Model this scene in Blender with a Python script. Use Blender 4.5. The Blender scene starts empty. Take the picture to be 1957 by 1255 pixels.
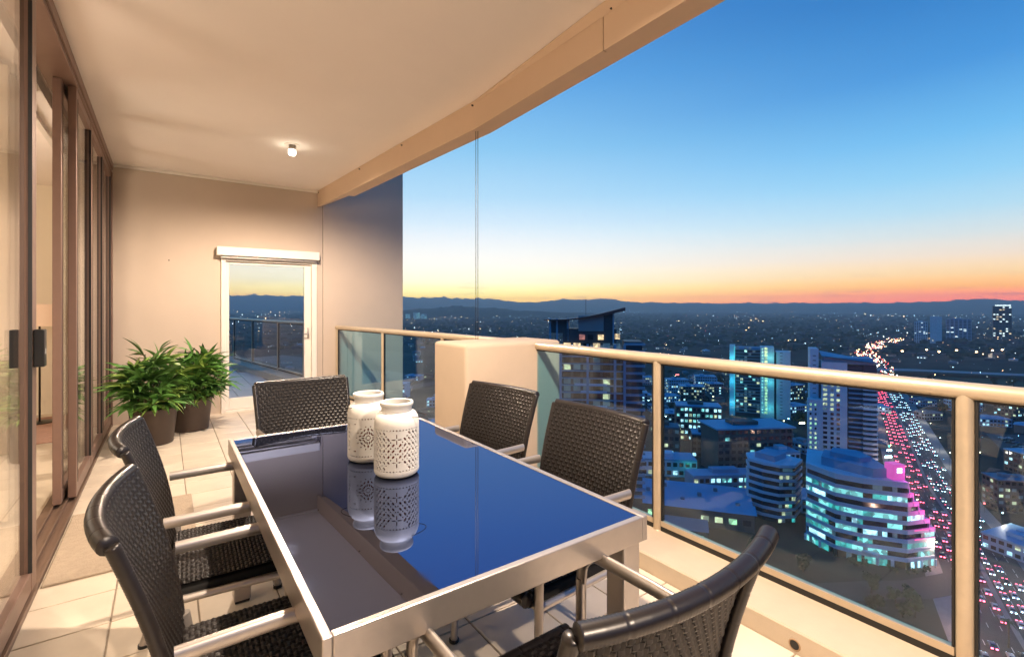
import bpy, bmesh, math, random
from mathutils import Vector, Matrix
R = math.radians
random.seed(7)
sc = bpy.context.scene
COL = sc.collection

# ------------------------------------------------------------------ camera
cam_d = bpy.data.cameras.new('camera')
cam = bpy.data.objects.new('camera', cam_d); COL.objects.link(cam)
cam.location = (0, 0, 1.35)
cam.rotation_euler = (R(90), 0, R(-35.534))
cam_d.sensor_width = 36; cam_d.sensor_fit = 'HORIZONTAL'
cam_d.lens = 926.27/1957*36
cam_d.shift_y = -41.26/1957
cam_d.clip_start = 0.02; cam_d.clip_end = 80000
sc.camera = cam

# ------------------------------------------------------------------ world: dusk sky
def lin(c):
    return tuple((x/255/12.92 if x/255 <= .04045 else ((x/255+.055)/1.055)**2.4) for x in c) + (1,)
HAZE = 1.2e-4
SUNSET_AZ = 27.0                       # degrees from +Y towards +X
sx, sy = math.sin(R(SUNSET_AZ)), math.cos(R(SUNSET_AZ))
w = bpy.data.worlds.new('World'); sc.world = w; w.use_nodes = True
nt = w.node_tree; nt.nodes.clear()
def N(t, **k):
    n = nt.nodes.new(t)
    for a, b in k.items(): setattr(n, a, b)
    return n
def wm(op, a, b=None, clamp=False):
    n = N('ShaderNodeMath', operation=op, use_clamp=clamp)
    for i, v in enumerate((a, b)):
        if v is None: continue
        if isinstance(v, (int, float)): n.inputs[i].default_value = v
        else: nt.links.new(v, n.inputs[i])
    return n.outputs[0]
tc = N('ShaderNodeTexCoord'); sep = N('ShaderNodeSeparateXYZ')
nt.links.new(tc.outputs['Generated'], sep.inputs[0])
dx, dy, dz = sep.outputs
el = wm('MAXIMUM', dz, 0.0)
hl = wm('MAXIMUM', wm('SQRT', wm('ADD', wm('MULTIPLY', dx, dx), wm('MULTIPLY', dy, dy))), 1e-4)
ca = wm('DIVIDE', wm('ADD', wm('MULTIPLY', dx, sx), wm('MULTIPLY', dy, sy)), hl)
ang = wm('ARCCOSINE', wm('MINIMUM', wm('MAXIMUM', ca, -1.0), 1.0))
def ramp(stops):
    r = N('ShaderNodeValToRGB'); e = r.color_ramp.elements
    while len(e) < len(stops): e.new(.5)
    for i, (p, c) in enumerate(stops):
        # the sky proper, seen through the haze layer it stands outside of
        tau = HAZE*min(19300.0, 330.0/max(p, .004)); T = math.exp(-tau); c = lin(c)
        e[i].position = p; e[i].color = tuple(max(0.0, (c[q]-(1-T)*(.09, .11, .15)[q])/T) for q in range(3)) + (1,)
    nt.links.new(el, r.inputs[0]); return r.outputs[0]
near = ramp([(0, (250, 176, 96)), (.012, (253, 208, 104)), (.028, (254, 238, 152)), (.05, (254, 248, 210)), (.085, (255, 250, 238)),
             (.125, (242, 246, 246)), (.17, (212, 233, 248)), (.22, (180, 220, 246)), (.31, (140, 200, 240)), (.42, (100, 170, 230)), (.6, (40, 112, 196)), (1, (4, 114, 190))])
far = ramp([(0, (222, 108, 62)), (.014, (240, 132, 66)), (.03, (248, 174, 92)), (.05, (251, 209, 146)), (.08, (240, 222, 200)), (.112, (214, 224, 224)),
            (.15, (180, 219, 238)), (.2, (146, 207, 242)), (.26, (114, 188, 238)), (.35, (76, 151, 219)), (.46, (52, 123, 195)), (.6, (30, 104, 182)), (1, (4, 114, 190))])
mp = N('ShaderNodeMapRange', interpolation_type='SMOOTHSTEP')
nt.links.new(ang, mp.inputs[0]); mp.inputs[1].default_value = R(2); mp.inputs[2].default_value = R(56)
mx = N('ShaderNodeMix', data_type='RGBA'); nt.links.new(mp.outputs[0], mx.inputs[0]); nt.links.new(near, mx.inputs[6]); nt.links.new(far, mx.inputs[7])
mp2 = N('ShaderNodeMapRange', interpolation_type='SMOOTHSTEP')
nt.links.new(ang, mp2.inputs[0]); mp2.inputs[1].default_value = R(62); mp2.inputs[2].default_value = R(120); mp2.inputs[3].default_value = 0; mp2.inputs[4].default_value = 1
dusk = ramp([(0, (14, 88, 132)), (.08, (12, 106, 162)), (.2, (8, 118, 184)), (.5, (6, 118, 192)), (1, (4, 114, 190))])
mx2 = N('ShaderNodeMix', data_type='RGBA'); nt.links.new(mp2.outputs[0], mx2.inputs[0]); nt.links.new(mx.outputs[2], mx2.inputs[6]); nt.links.new(dusk, mx2.inputs[7])
# thin low cloud streaks above the sunset ridge
mapn = N('ShaderNodeMapping'); nt.links.new(tc.outputs['Generated'], mapn.inputs[0]); mapn.inputs['Scale'].default_value = (9, 9, 120)
nz = N('ShaderNodeTexNoise'); nt.links.new(mapn.outputs[0], nz.inputs['Vector']); nz.inputs['Scale'].default_value = 1.6; nz.inputs['Detail'].default_value = 5
cl = N('ShaderNodeMapRange'); nt.links.new(nz.outputs[0], cl.inputs[0]); cl.inputs[1].default_value = .61; cl.inputs[2].default_value = .68
bandr = N('ShaderNodeValToRGB'); e = bandr.color_ramp.elements
e[0].position = .006; e[0].color = (1, 1, 1, 1); e[1].position = .07; e[1].color = (0, 0, 0, 1)
nt.links.new(el, bandr.inputs[0])
cf = wm('MULTIPLY', wm('MULTIPLY', cl.outputs[0], bandr.outputs[0]), .5)
mx3 = N('ShaderNodeMix', data_type='RGBA'); nt.links.new(cf, mx3.inputs[0]); nt.links.new(mx2.outputs[2], mx3.inputs[6]); mx3.inputs[7].default_value = lin((178, 140, 136))
bg = N('ShaderNodeBackground'); nt.links.new(mx3.outputs[2], bg.inputs[0]); bg.inputs[1].default_value = 1.0
sky = N('ShaderNodeTexSky', sky_type='NISHITA', sun_disc=False)
sky.sun_elevation = R(1.0); sky.sun_rotation = R(SUNSET_AZ)
bg2 = N('ShaderNodeBackground'); nt.links.new(sky.outputs[0], bg2.inputs[0]); bg2.inputs[1].default_value = .0025
ad = N('ShaderNodeAddShader'); nt.links.new(bg.outputs[0], ad.inputs[0]); nt.links.new(bg2.outputs[0], ad.inputs[1])
out = N('ShaderNodeOutputWorld'); nt.links.new(ad.outputs[0], out.inputs[0])

# the last afterglow of the sun that has just set
sd = bpy.data.lights.new('sun', 'SUN'); sd.energy = .06; sd.angle = R(15); sd.color = (1, .62, .38)
so = bpy.data.objects.new('sun', sd); COL.objects.link(so)
so.rotation_euler = Vector((-sx, -sy, -.05)).to_track_quat('-Z', 'Y').to_euler()

sc.view_settings.view_transform = 'Standard'; sc.view_settings.look = 'None'
sc.view_settings.exposure = 0.0; sc.view_settings.gamma = 1.0
sc.view_settings.use_curve_mapping = False
sc.render.engine = 'CYCLES'
cy = sc.cycles
cy.use_denoising = True
cy.max_bounces = 8; cy.diffuse_bounces = 4; cy.glossy_bounces = 4; cy.transmission_bounces = 4; cy.transparent_max_bounces = 16; cy.volume_bounces = 0
cy.sample_clamp_indirect = 3.0; cy.sample_clamp_direct = 0
cy.caustics_reflective = False; cy.caustics_refractive = False
cy.blur_glossy = .5

# ------------------------------------------------------------------ materials
MATS = {}
def mat(name, col, rough=.5, metal=0.0, noise=None, bump=None, spec=.5, emit=None, rand=0.0, coat=0.0, emit_light=False):
    if name in MATS: return MATS[name]
    m = bpy.data.materials.new(name); m.use_nodes = True
    t = m.node_tree; b = t.nodes['Principled BSDF']
    b.inputs['Base Color'].default_value = tuple(col) + (1,)
    b.inputs['Roughness'].default_value = rough; b.inputs['Metallic'].default_value = metal
    b.inputs['Specular IOR Level'].default_value = spec
    if coat: b.inputs['Coat Weight'].default_value = coat; b.inputs['Coat Roughness'].default_value = .1
    cur = None
    if noise or rand:
        cn = t.nodes.new('ShaderNodeTexCoord')
        hsv = t.nodes.new('ShaderNodeHueSaturation'); hsv.inputs['Color'].default_value = tuple(col) + (1,)
        val = None
        if noise:
            n = t.nodes.new('ShaderNodeTexNoise'); n.inputs['Scale'].default_value = noise[0]; n.inputs['Detail'].default_value = 6; n.inputs['Roughness'].default_value = .6
            t.links.new(cn.outputs['Object'], n.inputs['Vector'])
            r = t.nodes.new('ShaderNodeMapRange'); t.links.new(n.outputs[0], r.inputs[0]); r.inputs[1].default_value = .25; r.inputs[2].default_value = .75
            r.inputs[3].default_value = 1-noise[1]; r.inputs[4].default_value = 1+noise[1]; val = r.outputs[0]
        if rand:
            oi = t.nodes.new('ShaderNodeObjectInfo')
            r2 = t.nodes.new('ShaderNodeMapRange'); t.links.new(oi.outputs['Random'], r2.inputs[0]); r2.inputs[3].default_value = 1-rand; r2.inputs[4].default_value = 1+rand
            if val is None: val = r2.outputs[0]
            else:
                mm = t.nodes.new('ShaderNodeMath'); mm.operation = 'MULTIPLY'; t.links.new(val, mm.inputs[0]); t.links.new(r2.outputs[0], mm.inputs[1]); val = mm.outputs[0]
        t.links.new(val, hsv.inputs['Value']); t.links.new(hsv.outputs[0], b.inputs['Base Color'])
    if bump:
        cn = t.nodes.new('ShaderNodeTexCoord'); n = t.nodes.new('ShaderNodeTexNoise'); n.inputs['Scale'].default_value = bump[0]; n.inputs['Detail'].default_value = 4
        t.links.new(cn.outputs['Object'], n.inputs['Vector'])
        bn = t.nodes.new('ShaderNodeBump'); bn.inputs['Strength'].default_value = bump[1]; bn.inputs['Distance'].default_value = bump[2]
        t.links.new(n.outputs[0], bn.inputs['Height']); t.links.new(bn.outputs[0], b.inputs['Normal'])
    if emit:
        b.inputs['Emission Color'].default_value = tuple(emit[0]) + (1,); b.inputs['Emission Strength'].default_value = emit[1]
        if not emit_light: m.cycles.emission_sampling = 'NONE'
    MATS[name] = m; return m

def glass(name, tint, ior=1.5, boost=1.0):
    m = bpy.data.materials.new(name); m.use_nodes = True; t = m.node_tree; t.nodes.clear()
    g = t.nodes.new('ShaderNodeNewGeometry')
    io = t.nodes.new('ShaderNodeMapRange'); t.links.new(g.outputs['Backfacing'], io.inputs[0]); io.inputs[3].default_value = ior; io.inputs[4].default_value = 1/ior
    f = t.nodes.new('ShaderNodeFresnel'); t.links.new(io.outputs[0], f.inputs[0])
    tr = t.nodes.new('ShaderNodeBsdfTransparent'); tr.inputs[0].default_value = tuple(tint) + (1,)
    gl = t.nodes.new('ShaderNodeBsdfGlossy'); gl.inputs['Roughness'].default_value = 0.0; gl.inputs[0].default_value = (boost, boost, boost, 1)
    mx = t.nodes.new('ShaderNodeMixShader'); t.links.new(f.outputs[0], mx.inputs[0]); t.links.new(tr.outputs[0], mx.inputs[1]); t.links.new(gl.outputs[0], mx.inputs[2])
    o = t.nodes.new('ShaderNodeOutputMaterial'); t.links.new(mx.outputs[0], o.inputs[0])
    return m

M_plaster = mat('plaster_cream', (.56, .465, .38), .85, noise=(1.4, .05), bump=(180, .06, .002), spec=.2)
M_ceil = mat('ceiling_paint', (.92, .84, .775), .9, noise=(.9, .035), bump=(120, .05, .002), spec=.15)
M_beam = mat('beam_paint', (.66, .49, .35), .6, noise=(2, .03), bump=(60, .03, .002), spec=.3)
M_white = mat('white_frame_paint', (.80, .74, .66), .45, noise=(8, .02))
M_tile = mat('floor_tile', (.66, .575, .46), .36, noise=(3.5, .11), bump=(40, .08, .002), rand=.045, spec=.4)
M_grout = mat('grout', (.30, .25, .19), .9, noise=(30, .15))
M_render = mat('rendered_kerb', (.52, .43, .32), .85, noise=(7, .06), bump=(260, .35, .004), spec=.2)
M_column = mat('rendered_column', (.50, .40, .30), .8, noise=(4, .05), bump=(90, .12, .003), spec=.2)
M_rail = mat('champagne_rail', (.56, .46, .33), .33, metal=.45, noise=(11, .08), bump=(30, .06, .002))
M_black = mat('black_rubber', (.012, .012, .012), .5)
M_alu = mat('brushed_aluminium', (.47, .43, .395), .36, metal=.75, noise=(25, .05))
M_frame = mat('rose_bronze_frame', (.22, .14, .11), .42, metal=.35, noise=(15, .04))
M_bronze = mat('bronze_track', (.20, .135, .10), .45, metal=.5, noise=(15, .06))
M_wicker = mat('black_wicker', (.0115, .0092, .0085), .42, noise=(60, .25), spec=.38)
M_wrap = mat('black_wrap', (.012, .0095, .009), .33, noise=(80, .2), spec=.5)
M_under = mat('wicker_underlay', (.004, .004, .004), .9)
M_ceramic = mat('white_ceramic', (.76, .745, .70), .42, noise=(14, .02), spec=.4)
M_lining = mat('terracotta_lining', (.16, .028, .018), .8)
M_wire = mat('dark_wire', (.03, .025, .02), .4, metal=.8)
M_pot = mat('brown_pot', (.055, .036, .027), .5, noise=(12, .12), bump=(30, .05, .002))
M_soil = mat('soil', (.02, .014, .01), 1, noise=(60, .5), bump=(60, .8, .01))
M_leaf = mat('palm_leaf', (.075, .185, .036), .38, noise=(14, .3), rand=.35, spec=.45)
M_leaf2 = mat('palm_leaf_young', (.17, .27, .05), .4, noise=(14, .3), rand=.3, spec=.45)
M_cane = mat('palm_cane', (.10, .075, .04), .8, noise=(50, .4))
M_mat = mat('door_mat_weave', (.42, .34, .25), .95, noise=(40, .12), bump=(140, .9, .006))
M_roomwall = mat('room_wall', (.80, .72, .58), .85, noise=(2, .02))
M_vane = mat('blind_vane', (.62, .52, .40), .8, noise=(10, .05))
M_shade = mat('lamp_shade', (.62, .46, .34), .8, emit=((1, .6, .34), .25))
M_bulb = mat('bulb_glow', (1, .95, .8), .3, emit=((1, .93, .76), 22.0))
M_handle = mat('black_handle', (.01, .01, .01), .35)
M_mark = mat('white_mark', (.8, .8, .8), .6)
M_ltile = mat('terrace_tile', (.50, .46, .42), .4, noise=(5, .07), rand=.06)
G_rail = glass('balustrade_glass', (.70, .91, .985), 1.5)
G_door = glass('door_glass', (.975, .985, .98), 1.5)

# black glass of the table: dark body under a blue-reflecting coated face
def table_glass():
    m = bpy.data.materials.new('black_table_glass'); m.use_nodes = True; t = m.node_tree; b = t.nodes['Principled BSDF']
    b.inputs['Base Color'].default_value = (.006, .006, .008, 1); b.inputs['Roughness'].default_value = .5; b.inputs['Specular IOR Level'].default_value = 0
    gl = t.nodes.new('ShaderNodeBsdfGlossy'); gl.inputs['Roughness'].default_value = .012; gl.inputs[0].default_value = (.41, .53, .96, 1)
    cn = t.nodes.new('ShaderNodeTexCoord'); n = t.nodes.new('ShaderNodeTexNoise'); n.inputs['Scale'].default_value = 2.3; n.inputs['Detail'].default_value = 1
    t.links.new(cn.outputs['Object'], n.inputs['Vector'])
    bn = t.nodes.new('ShaderNodeBump'); bn.inputs['Strength'].default_value = .09; bn.inputs['Distance'].default_value = .004; t.links.new(n.outputs[0], bn.inputs['Height']); t.links.new(bn.outputs[0], gl.inputs['Normal'])
    n2 = t.nodes.new('ShaderNodeTexNoise'); n2.inputs['Scale'].default_value = 9; n2.inputs['Detail'].default_value = 6; t.links.new(cn.outputs['Object'], n2.inputs['Vector']); mr = t.nodes.new('ShaderNodeMapRange'); t.links.new(n2.outputs[0], mr.inputs[0]); mr.inputs[1].default_value = .52; mr.inputs[2].default_value = .8; mr.inputs[3].default_value = .008; mr.inputs[4].default_value = .09; t.links.new(mr.outputs[0], gl.inputs['Roughness'])
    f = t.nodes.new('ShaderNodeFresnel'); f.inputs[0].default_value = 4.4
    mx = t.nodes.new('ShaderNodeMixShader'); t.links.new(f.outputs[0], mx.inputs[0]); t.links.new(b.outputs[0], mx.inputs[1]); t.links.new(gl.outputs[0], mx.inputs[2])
    t.links.new(mx.outputs[0], t.nodes['Material Output'].inputs[0]); return m
M_tglass = table_glass()

# ------------------------------------------------------------------ mesh helpers
class MB:
    def __init__(s): s.v = []; s.f = []; s.mi = []; s.cur = 0
    def face(s, *idx): s.f.append(idx); s.mi.append(s.cur)
    def quad(s, a, b, c, d):
        k = len(s.v); s.v += [tuple(a), tuple(b), tuple(c), tuple(d)]; s.face(k, k+1, k+2, k+3); return s
    def tri(s, a, b, c):
        k = len(s.v); s.v += [tuple(a), tuple(b), tuple(c)]; s.face(k, k+1, k+2); return s
    def box(s, x0, x1, y0, y1, z0, z1):
        k = len(s.v)
        s.v += [(x0,y0,z0),(x1,y0,z0),(x1,y1,z0),(x0,y1,z0),(x0,y0,z1),(x1,y0,z1),(x1,y1,z1),(x0,y1,z1)]
        for q in ((0,3,2,1),(4,5,6,7),(0,1,5,4),(1,2,6,5),(2,3,7,6),(3,0,4,7)): s.face(*[k+i for i in q])
        return s
    def bbox(s, x0, x1, y0, y1, z0, z1, r=.005, seg=2):
        bm = bmesh.new(); bmesh.ops.create_cube(bm, size=1)
        for v in bm.verts: v.co = ((x0+x1)/2+v.co.x*(x1-x0), (y0+y1)/2+v.co.y*(y1-y0), (z0+z1)/2+v.co.z*(z1-z0))
        bmesh.ops.bevel(bm, geom=bm.edges[:], offset=r, segments=seg, affect='EDGES', profile=.5)
        s.add_bm(bm); return s
    def add_bm(s, bm):
        k = len(s.v); bm.verts.index_update(); s.v += [tuple(v.co) for v in bm.verts]
        for f in bm.faces: s.face(*[k+v.index for v in f.verts])
        bm.free()
    def prism(s, poly, z0, z1):
        k = len(s.v); n = len(poly)
        s.v += [(p[0], p[1], z0) for p in poly] + [(p[0], p[1], z1) for p in poly]
        s.face(*[k+i for i in range(n)][::-1]); s.face(*[k+n+i for i in range(n)])
        for i in range(n): j = (i+1) % n; s.face(k+i, k+j, k+n+j, k+n+i)
        return s
    def tube(s, pts, r, n=10, cap=True, flat=1.0, up=(0,0,1)):
        pts = [Vector(p) for p in pts]; rr = r if hasattr(r, '__len__') else [r]*len(pts)
        k = len(s.v); prev = None
        for i, p in enumerate(pts):
            t = (pts[min(i+1, len(pts)-1)]-pts[max(i-1, 0)])
            t = t.normalized() if t.length > 1e-9 else Vector((0, 0, 1))
            if prev is None:
                u = Vector(up); u = u-t*u.dot(t)
                if u.length < 1e-3: u = Vector((1, 0, 0)); u = u-t*u.dot(t)
            else: u = prev-t*prev.dot(t)
            u.normalize(); prev = u; w_ = t.cross(u)
            for j in range(n):
                a = 2*math.pi*j/n; s.v.append(tuple(p+(u*math.sin(a)*flat+w_*math.cos(a))*rr[i]))
        for i in range(len(pts)-1):
            for j in range(n):
                a = k+i*n+j; b = k+i*n+(j+1) % n; s.face(a, b, b+n, a+n)
        if cap:
            s.face(*[k+j for j in range(n)][::-1]); e = k+(len(pts)-1)*n; s.face(*[e+j for j in range(n)])
        return s
    def lathe(s, prof, n=32, c=(0, 0, 0), close=False):
        k = len(s.v)
        for r, z in prof:
            for j in range(n): a = 2*math.pi*j/n; s.v.append((c[0]+r*math.cos(a), c[1]+r*math.sin(a), c[2]+z))
        for i in range(len(prof)-1):
            for j in range(n):
                a = k+i*n+j; b = k+i*n+(j+1) % n; s.face(a, b, b+n, a+n)
        if close:
            s.face(*[k+j for j in range(n)][::-1]); e = k+(len(prof)-1)*n; s.face(*[e+j for j in range(n)])
        return s
    def mesh(s, name, smooth=None):
        m = bpy.data.meshes.new(name); m.from_pydata(s.v, [], s.f)
        if any(s.mi): m.polygons.foreach_set('material_index', s.mi)
        m.validate(); m.update()
        if smooth is not None:
            m.polygons.foreach_set('use_smooth', [True]*len(m.polygons)); m.set_sharp_from_angle(angle=R(smooth))
        return m

def link(o): COL.objects.link(o); return o
def tag(o, label=None, cat=None, group=None, kind=None):
    if label: o['label'] = label
    if cat: o['category'] = cat
    if group: o['group'] = group
    if kind: o['kind'] = kind
    return o
def thing(name, label, cat, loc=(0, 0, 0), rz=0.0, group=None):
    o = bpy.data.objects.new(name, None); link(o); o.location = loc; o.rotation_euler = (0, 0, rz); o.empty_display_size = .1
    return tag(o, label, cat, group)
def obj(name, mb, m, parent=None, smooth=None, world=False, label=None, kind=None):
    me = mb.mesh(name, smooth) if isinstance(mb, MB) else mb
    if isinstance(mb, MB):
        for x in (m if isinstance(m, (list, tuple)) else [m]): me.materials.append(x)
    o = bpy.data.objects.new(name, me); link(o)
    if parent is not None:
        o.parent = parent
        if world: o.matrix_parent_inverse = Matrix.Translation(-Vector(parent.location))
    return tag(o, label, None, None, kind)
def struct(name, mb, m, smooth=None):
    return tag(obj(name, mb, m, None, smooth), kind='structure')
def copy_tree(o, parent=None):
    c = o.copy(); link(c); c.parent = parent
    for ch in o.children: copy_tree(ch, c)
    return c

# ------------------------------------------------------------------ balcony: floor, walls, ceiling
GZ = -105.0
WY = 7.145
fl = struct('floor', MB().box(-.62, 2.0, -2.2, WY+.02, -.25, -.006), M_grout)
tpx, tpy = .3135, .300
tile_me = MB().bbox(-tpx/2+.0035, tpx/2-.0035, -tpy/2+.0035, tpy/2-.0035, -.012, 0, .0018, 1).mesh('tile'); tile_me.materials.append(M_tile)
for i in range(-1, 7):
    for j in range(-9, 19):
        x = -.194+(i+.5)*tpx; y = 1.495+(j+.5)*tpy
        if y > WY-.1: continue
        o = link(bpy.data.objects.new('tile', tile_me)); o.parent = fl; o.location = (x, y, random.uniform(-.0006, .0006)); o.rotation_euler.z = random.choice((0, math.pi))

EDGE = [(1.93, -2.2), (1.93, 1.0), (1.95, 1.87), (1.985, 3.29), (1.90, 4.55), (1.735, WY)]
struct('ceiling', MB().prism([(-.72, -2.2)] + EDGE + [(-.72, WY)], 2.977, 3.25), M_ceil)
wl = thing('end_wall', 'cream plastered end wall with the glazed white door', 'wall', (.6, WY, 0))
WT = .17
def wallpart(name, *b): return obj(name, MB().box(*b), M_plaster, wl, world=True)
wallpart('wall_panel', -.72, .567, WY, WY+WT, -.25, 3.2)
wallpart('wall_panel', .567, 1.725, WY, WY+WT, 1.99, 3.2)
wallpart('wall_panel', 1.725, 1.806, WY, WY+WT, -.25, 3.2)
obj('wall_joint', MB().box(1.80, 1.82, WY+.012, WY+WT-.01, -.25, 3.2), M_black, wl, world=True)
obj('blade_panel', MB().bbox(1.813, 3.011, WY, WY+WT, -3.0, 3.5, .006), M_plaster, wl, world=True)
obj('nail_hole', MB().tube([(.03, WY-.0015, 1.91), (.03, WY+.01, 1.91)], .008, 8), M_black, wl, world=True)
cn = tag(obj('cornice', MB().bbox(-.52, 1.735, WY-.028, WY+.002, 2.945, 2.9765, .004), M_white), 'thin white trim strip along the top of the end wall', 'cornice')

# edge beam: inner fascia panels and the soffit beam behind them
bm_t = thing('edge_beam', 'painted downstand beam along the outer edge of the ceiling', 'beam', (1.95, 0, 2.75))
def strip(pts, off0, off1, z0, z1):
    m = MB(); a = [(p[0]+off0, p[1]) for p in pts]; b = [(p[0]+off1, p[1]) for p in pts]
    return m.prism(a + b[::-1], z0, z1)
for seg in (EDGE[0:3], EDGE[2:6]):
    s2 = [Vector(p) for p in seg]; s2[0] = s2[0]+Vector((0, .003)); s2[-1] = s2[-1]-Vector((0, .003))
    obj('fascia_panel', strip(s2, 0, .03, 2.752, 2.99), M_beam, bm_t, world=True)
mcham = MB()
for a, b in zip(EDGE[:-1], EDGE[1:]):
    ra = .05 if a[1] < 3.2 else 0.004; rb = .05 if b[1] < 3.2 else 0.004
    k = len(mcham.v); mcham.v += [(a[0]-ra, a[1], 2.974), (b[0]-rb, b[1], 2.974), (b[0]-.002, b[1], 2.955-rb*.4), (a[0]-.002, a[1], 2.955-ra*.4)]; mcham.face(k, k+1, k+2, k+3)
obj('chamfer_trim', mcham, M_beam, bm_t, world=True)
SOF = [(1.93, -2.2), (1.93, 1.0), (1.95, 1.87), (1.985, 3.29), (1.90, 4.55), (1.80, 6.2)]
obj('soffit', strip(SOF, .032, .155, 2.756, 3.1), M_beam, bm_t, world=True)
obj('soffit_end', MB().prism([(1.745, 7.13), (1.80, 6.2), (1.95, 6.22), (1.84, 7.13)], 2.79, 3.1), M_beam, bm_t, world=True)
for (x, y) in ((1.945, 1.80), (1.983, 3.31), (1.90, 4.53), (1.83, 5.6), (1.742, 7.08)):
    obj('screw', MB().tube([(x-.012, y, 2.945), (x+.004, y, 2.945)], .007, 8), M_black, bm_t, world=True)

# ceiling lamps
def lamp(x, y, label, power):
    t = thing('ceiling_lamp', label, 'lamp', (x, y, 2.977), group='balcony ceiling lamps')
    obj('trim_ring', MB().lathe([(.045, .0), (.046, -.006), (.072, -.006), (.075, .0)], 32), M_white, t, 40)
    obj('socket', MB().lathe([(.030, .002), (.030, -.03), (.033, -.034), (.033, -.05)], 24), M_alu, t, 40)
    obj('bulb', MB().lathe([(.026, -.045), (.033, -.055), (.035, -.085), (.028, -.100), (.0, -.104)], 24), M_bulb, t, 60)
    for nm, e, typ in (('lamp_light', power, 'SPOT'),):
        d = bpy.data.lights.new(nm, typ); d.energy = e; d.color = (1, .79, .61); d.shadow_soft_size = .035
        if typ == 'SPOT': d.spot_size = R(172); d.spot_blend = .5
        l = link(bpy.data.objects.new(nm, d)); l.parent = t; l.location = (0, 0, -.125 if typ == 'SPOT' else -.16)
    return t
lamp(1.035, 5.26, 'small round ceiling lamp with a bare glowing bulb', 420)
lamp(1.035, 1.45, 'small ceiling lamp over the dining table', 520)
lamp(1.035, -1.6, 'small ceiling lamp behind the dining table', 520)

# far glazed door with blind box
dr = thing('glazed_door', 'white framed glazed door leading to the next terrace', 'door', (1.15, WY, 0))
obj('door_frame', MB().bbox(.569, .618, WY-.03, WY+.12, 0, 1.988, .004), M_white, dr, world=True)
obj('door_frame', MB().bbox(1.655, 1.722, WY-.03, WY+.12, 0, 1.988, .004), M_white, dr, world=True)
obj('door_frame', MB().bbox(.6185, 1.6545, WY-.028, WY+.12, 1.935, 1.987, .004), M_white, dr, world=True)
obj('threshold', MB().bbox(.6185, 1.6545, WY-.03, WY+.12, -.002, .03, .004), M_white, dr, world=True)
leaf = obj('door_leaf', MB().bbox(.62, .66, WY+.01, WY+.055, .032, 1.932, .004).bbox(1.565, 1.652, WY+.01, WY+.055, .032, 1.932, .004)
           .bbox(.66, 1.565, WY+.012, WY+.053, .032, .178, .004).bbox(.66, 1.565, WY+.012, WY+.053, 1.895, 1.932, .004), M_white, dr, world=True)
gp = obj('glass_pane', MB().box(.655, 1.57, WY+.028, WY+.036, .17, 1.90), G_door, dr, world=True)
obj('handle', MB().bbox(1.60, 1.625, WY-.004, WY+.011, .91, 1.06, .004).tube([(1.612, WY-.002, .975), (1.612, WY-.045, .975), (1.55, WY-.05, .975)], .008, 8), M_alu, dr, 40, world=True)
bl = thing('blind_box', 'white roller blind box mounted above the glazed door', 'blind', (1.13, WY, 1.99))
obj('box_cover', MB().bbox(.516, 1.742, WY-.11, WY-.002, 1.995, 2.105, .006), M_white, bl, world=True)
obj('bottom_bar', MB().bbox(.56, 1.70, WY-.08, WY-.045, 1.965, 1.993, .006), M_alu, bl, world=True)
obj('end_pulley', MB().tube([(1.743, WY-.06, 2.0), (1.755, WY-.06, 2.0)], .018, 12), M_black, bl, world=True)

# ------------------------------------------------------------------ sliding doors on the left and the room behind
sf = thing('sliding_door_frame', 'bronze head and floor track of the sliding doors', 'door frame', (-.55, 4, 0))
obj('head_track', MB().bbox(-.66, -.497, -1.6, 7.10, 2.87, 2.975, .004).bbox(-.51, -.485, -1.6, 7.10, 2.90, 2.972, .003), M_frame, sf, world=True)
obj('floor_track', MB().bbox(-.66, -.502, -1.6, 7.10, -.02, .018, .003).bbox(-.557, -.545, -1.6, 7.10, .0, .035, .002).bbox(-.614, -.602, -1.6, 7.10, .0, .035, .002).bbox(-.510, -.495, -1.6, 7.10, .0, .028, .002), M_bronze, sf, world=True)
obj('end_jamb', MB().bbox(-.66, -.49, 7.06, 7.143, 0, 2.87, .004), M_frame, sf, world=True)
def slider(y0, y1, x1, label, st=.055):
    t = thing('sliding_door', label, 'sliding door', (x1-.022, (y0+y1)/2, .02), group='sliding glass doors')
    x0 = x1-.045
    for a, b in ((y0, y0+st), (y1-st, y1)):
        obj('stile', MB().bbox(x0, x1, a, b, .04, 2.868, .004), M_frame, t, world=True)
    obj('bottom_rail', MB().bbox(x0+.002, x1-.002, y0+st, y1-st, .04, .13, .004), M_frame, t, world=True)
    obj('top_rail', MB().bbox(x0+.002, x1-.002, y0+st, y1-st, 2.80, 2.868, .004), M_frame, t, world=True)
    obj('glass_pane', MB().box((x0+x1)/2-.004, (x0+x1)/2+.004, y0+st-.008, y1-st+.008, .12, 2.81), G_door, t, world=True)
    g = .007
    obj('gasket', MB().box(x1-.012, x1+.002, y1-st-g, y1-st-.0005, .13, 2.80).box(x1-.012, x1+.002, y0+st+.0005, y0+st+g, .13, 2.80), M_black, t, world=True)
    return t
s1 = slider(1.15, 3.20, -.502, 'sliding glass door with the black latch plate beside the open doorway', .10)
hn = obj('handle', MB().bbox(-.50, -.462, 3.115, 3.17, 1.07, 1.245, .004).bbox(-.58, -.548, 3.115, 3.17, 1.07, 1.245, .004), M_handle, s1, world=True)
mk = MB()  # two small white slanted strokes on the handle plate
for k in (0, 1): mk.quad((-.4615, 3.125+k*.016, 1.13), (-.4615, 3.130+k*.016, 1.13), (-.4615, 3.138+k*.016, 1.155), (-.4615, 3.133+k*.016, 1.155))
o = obj('slanted_mark', mk, M_mark, hn, world=False); o.matrix_parent_inverse = Matrix.Translation((0, 0, 0)); 
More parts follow.
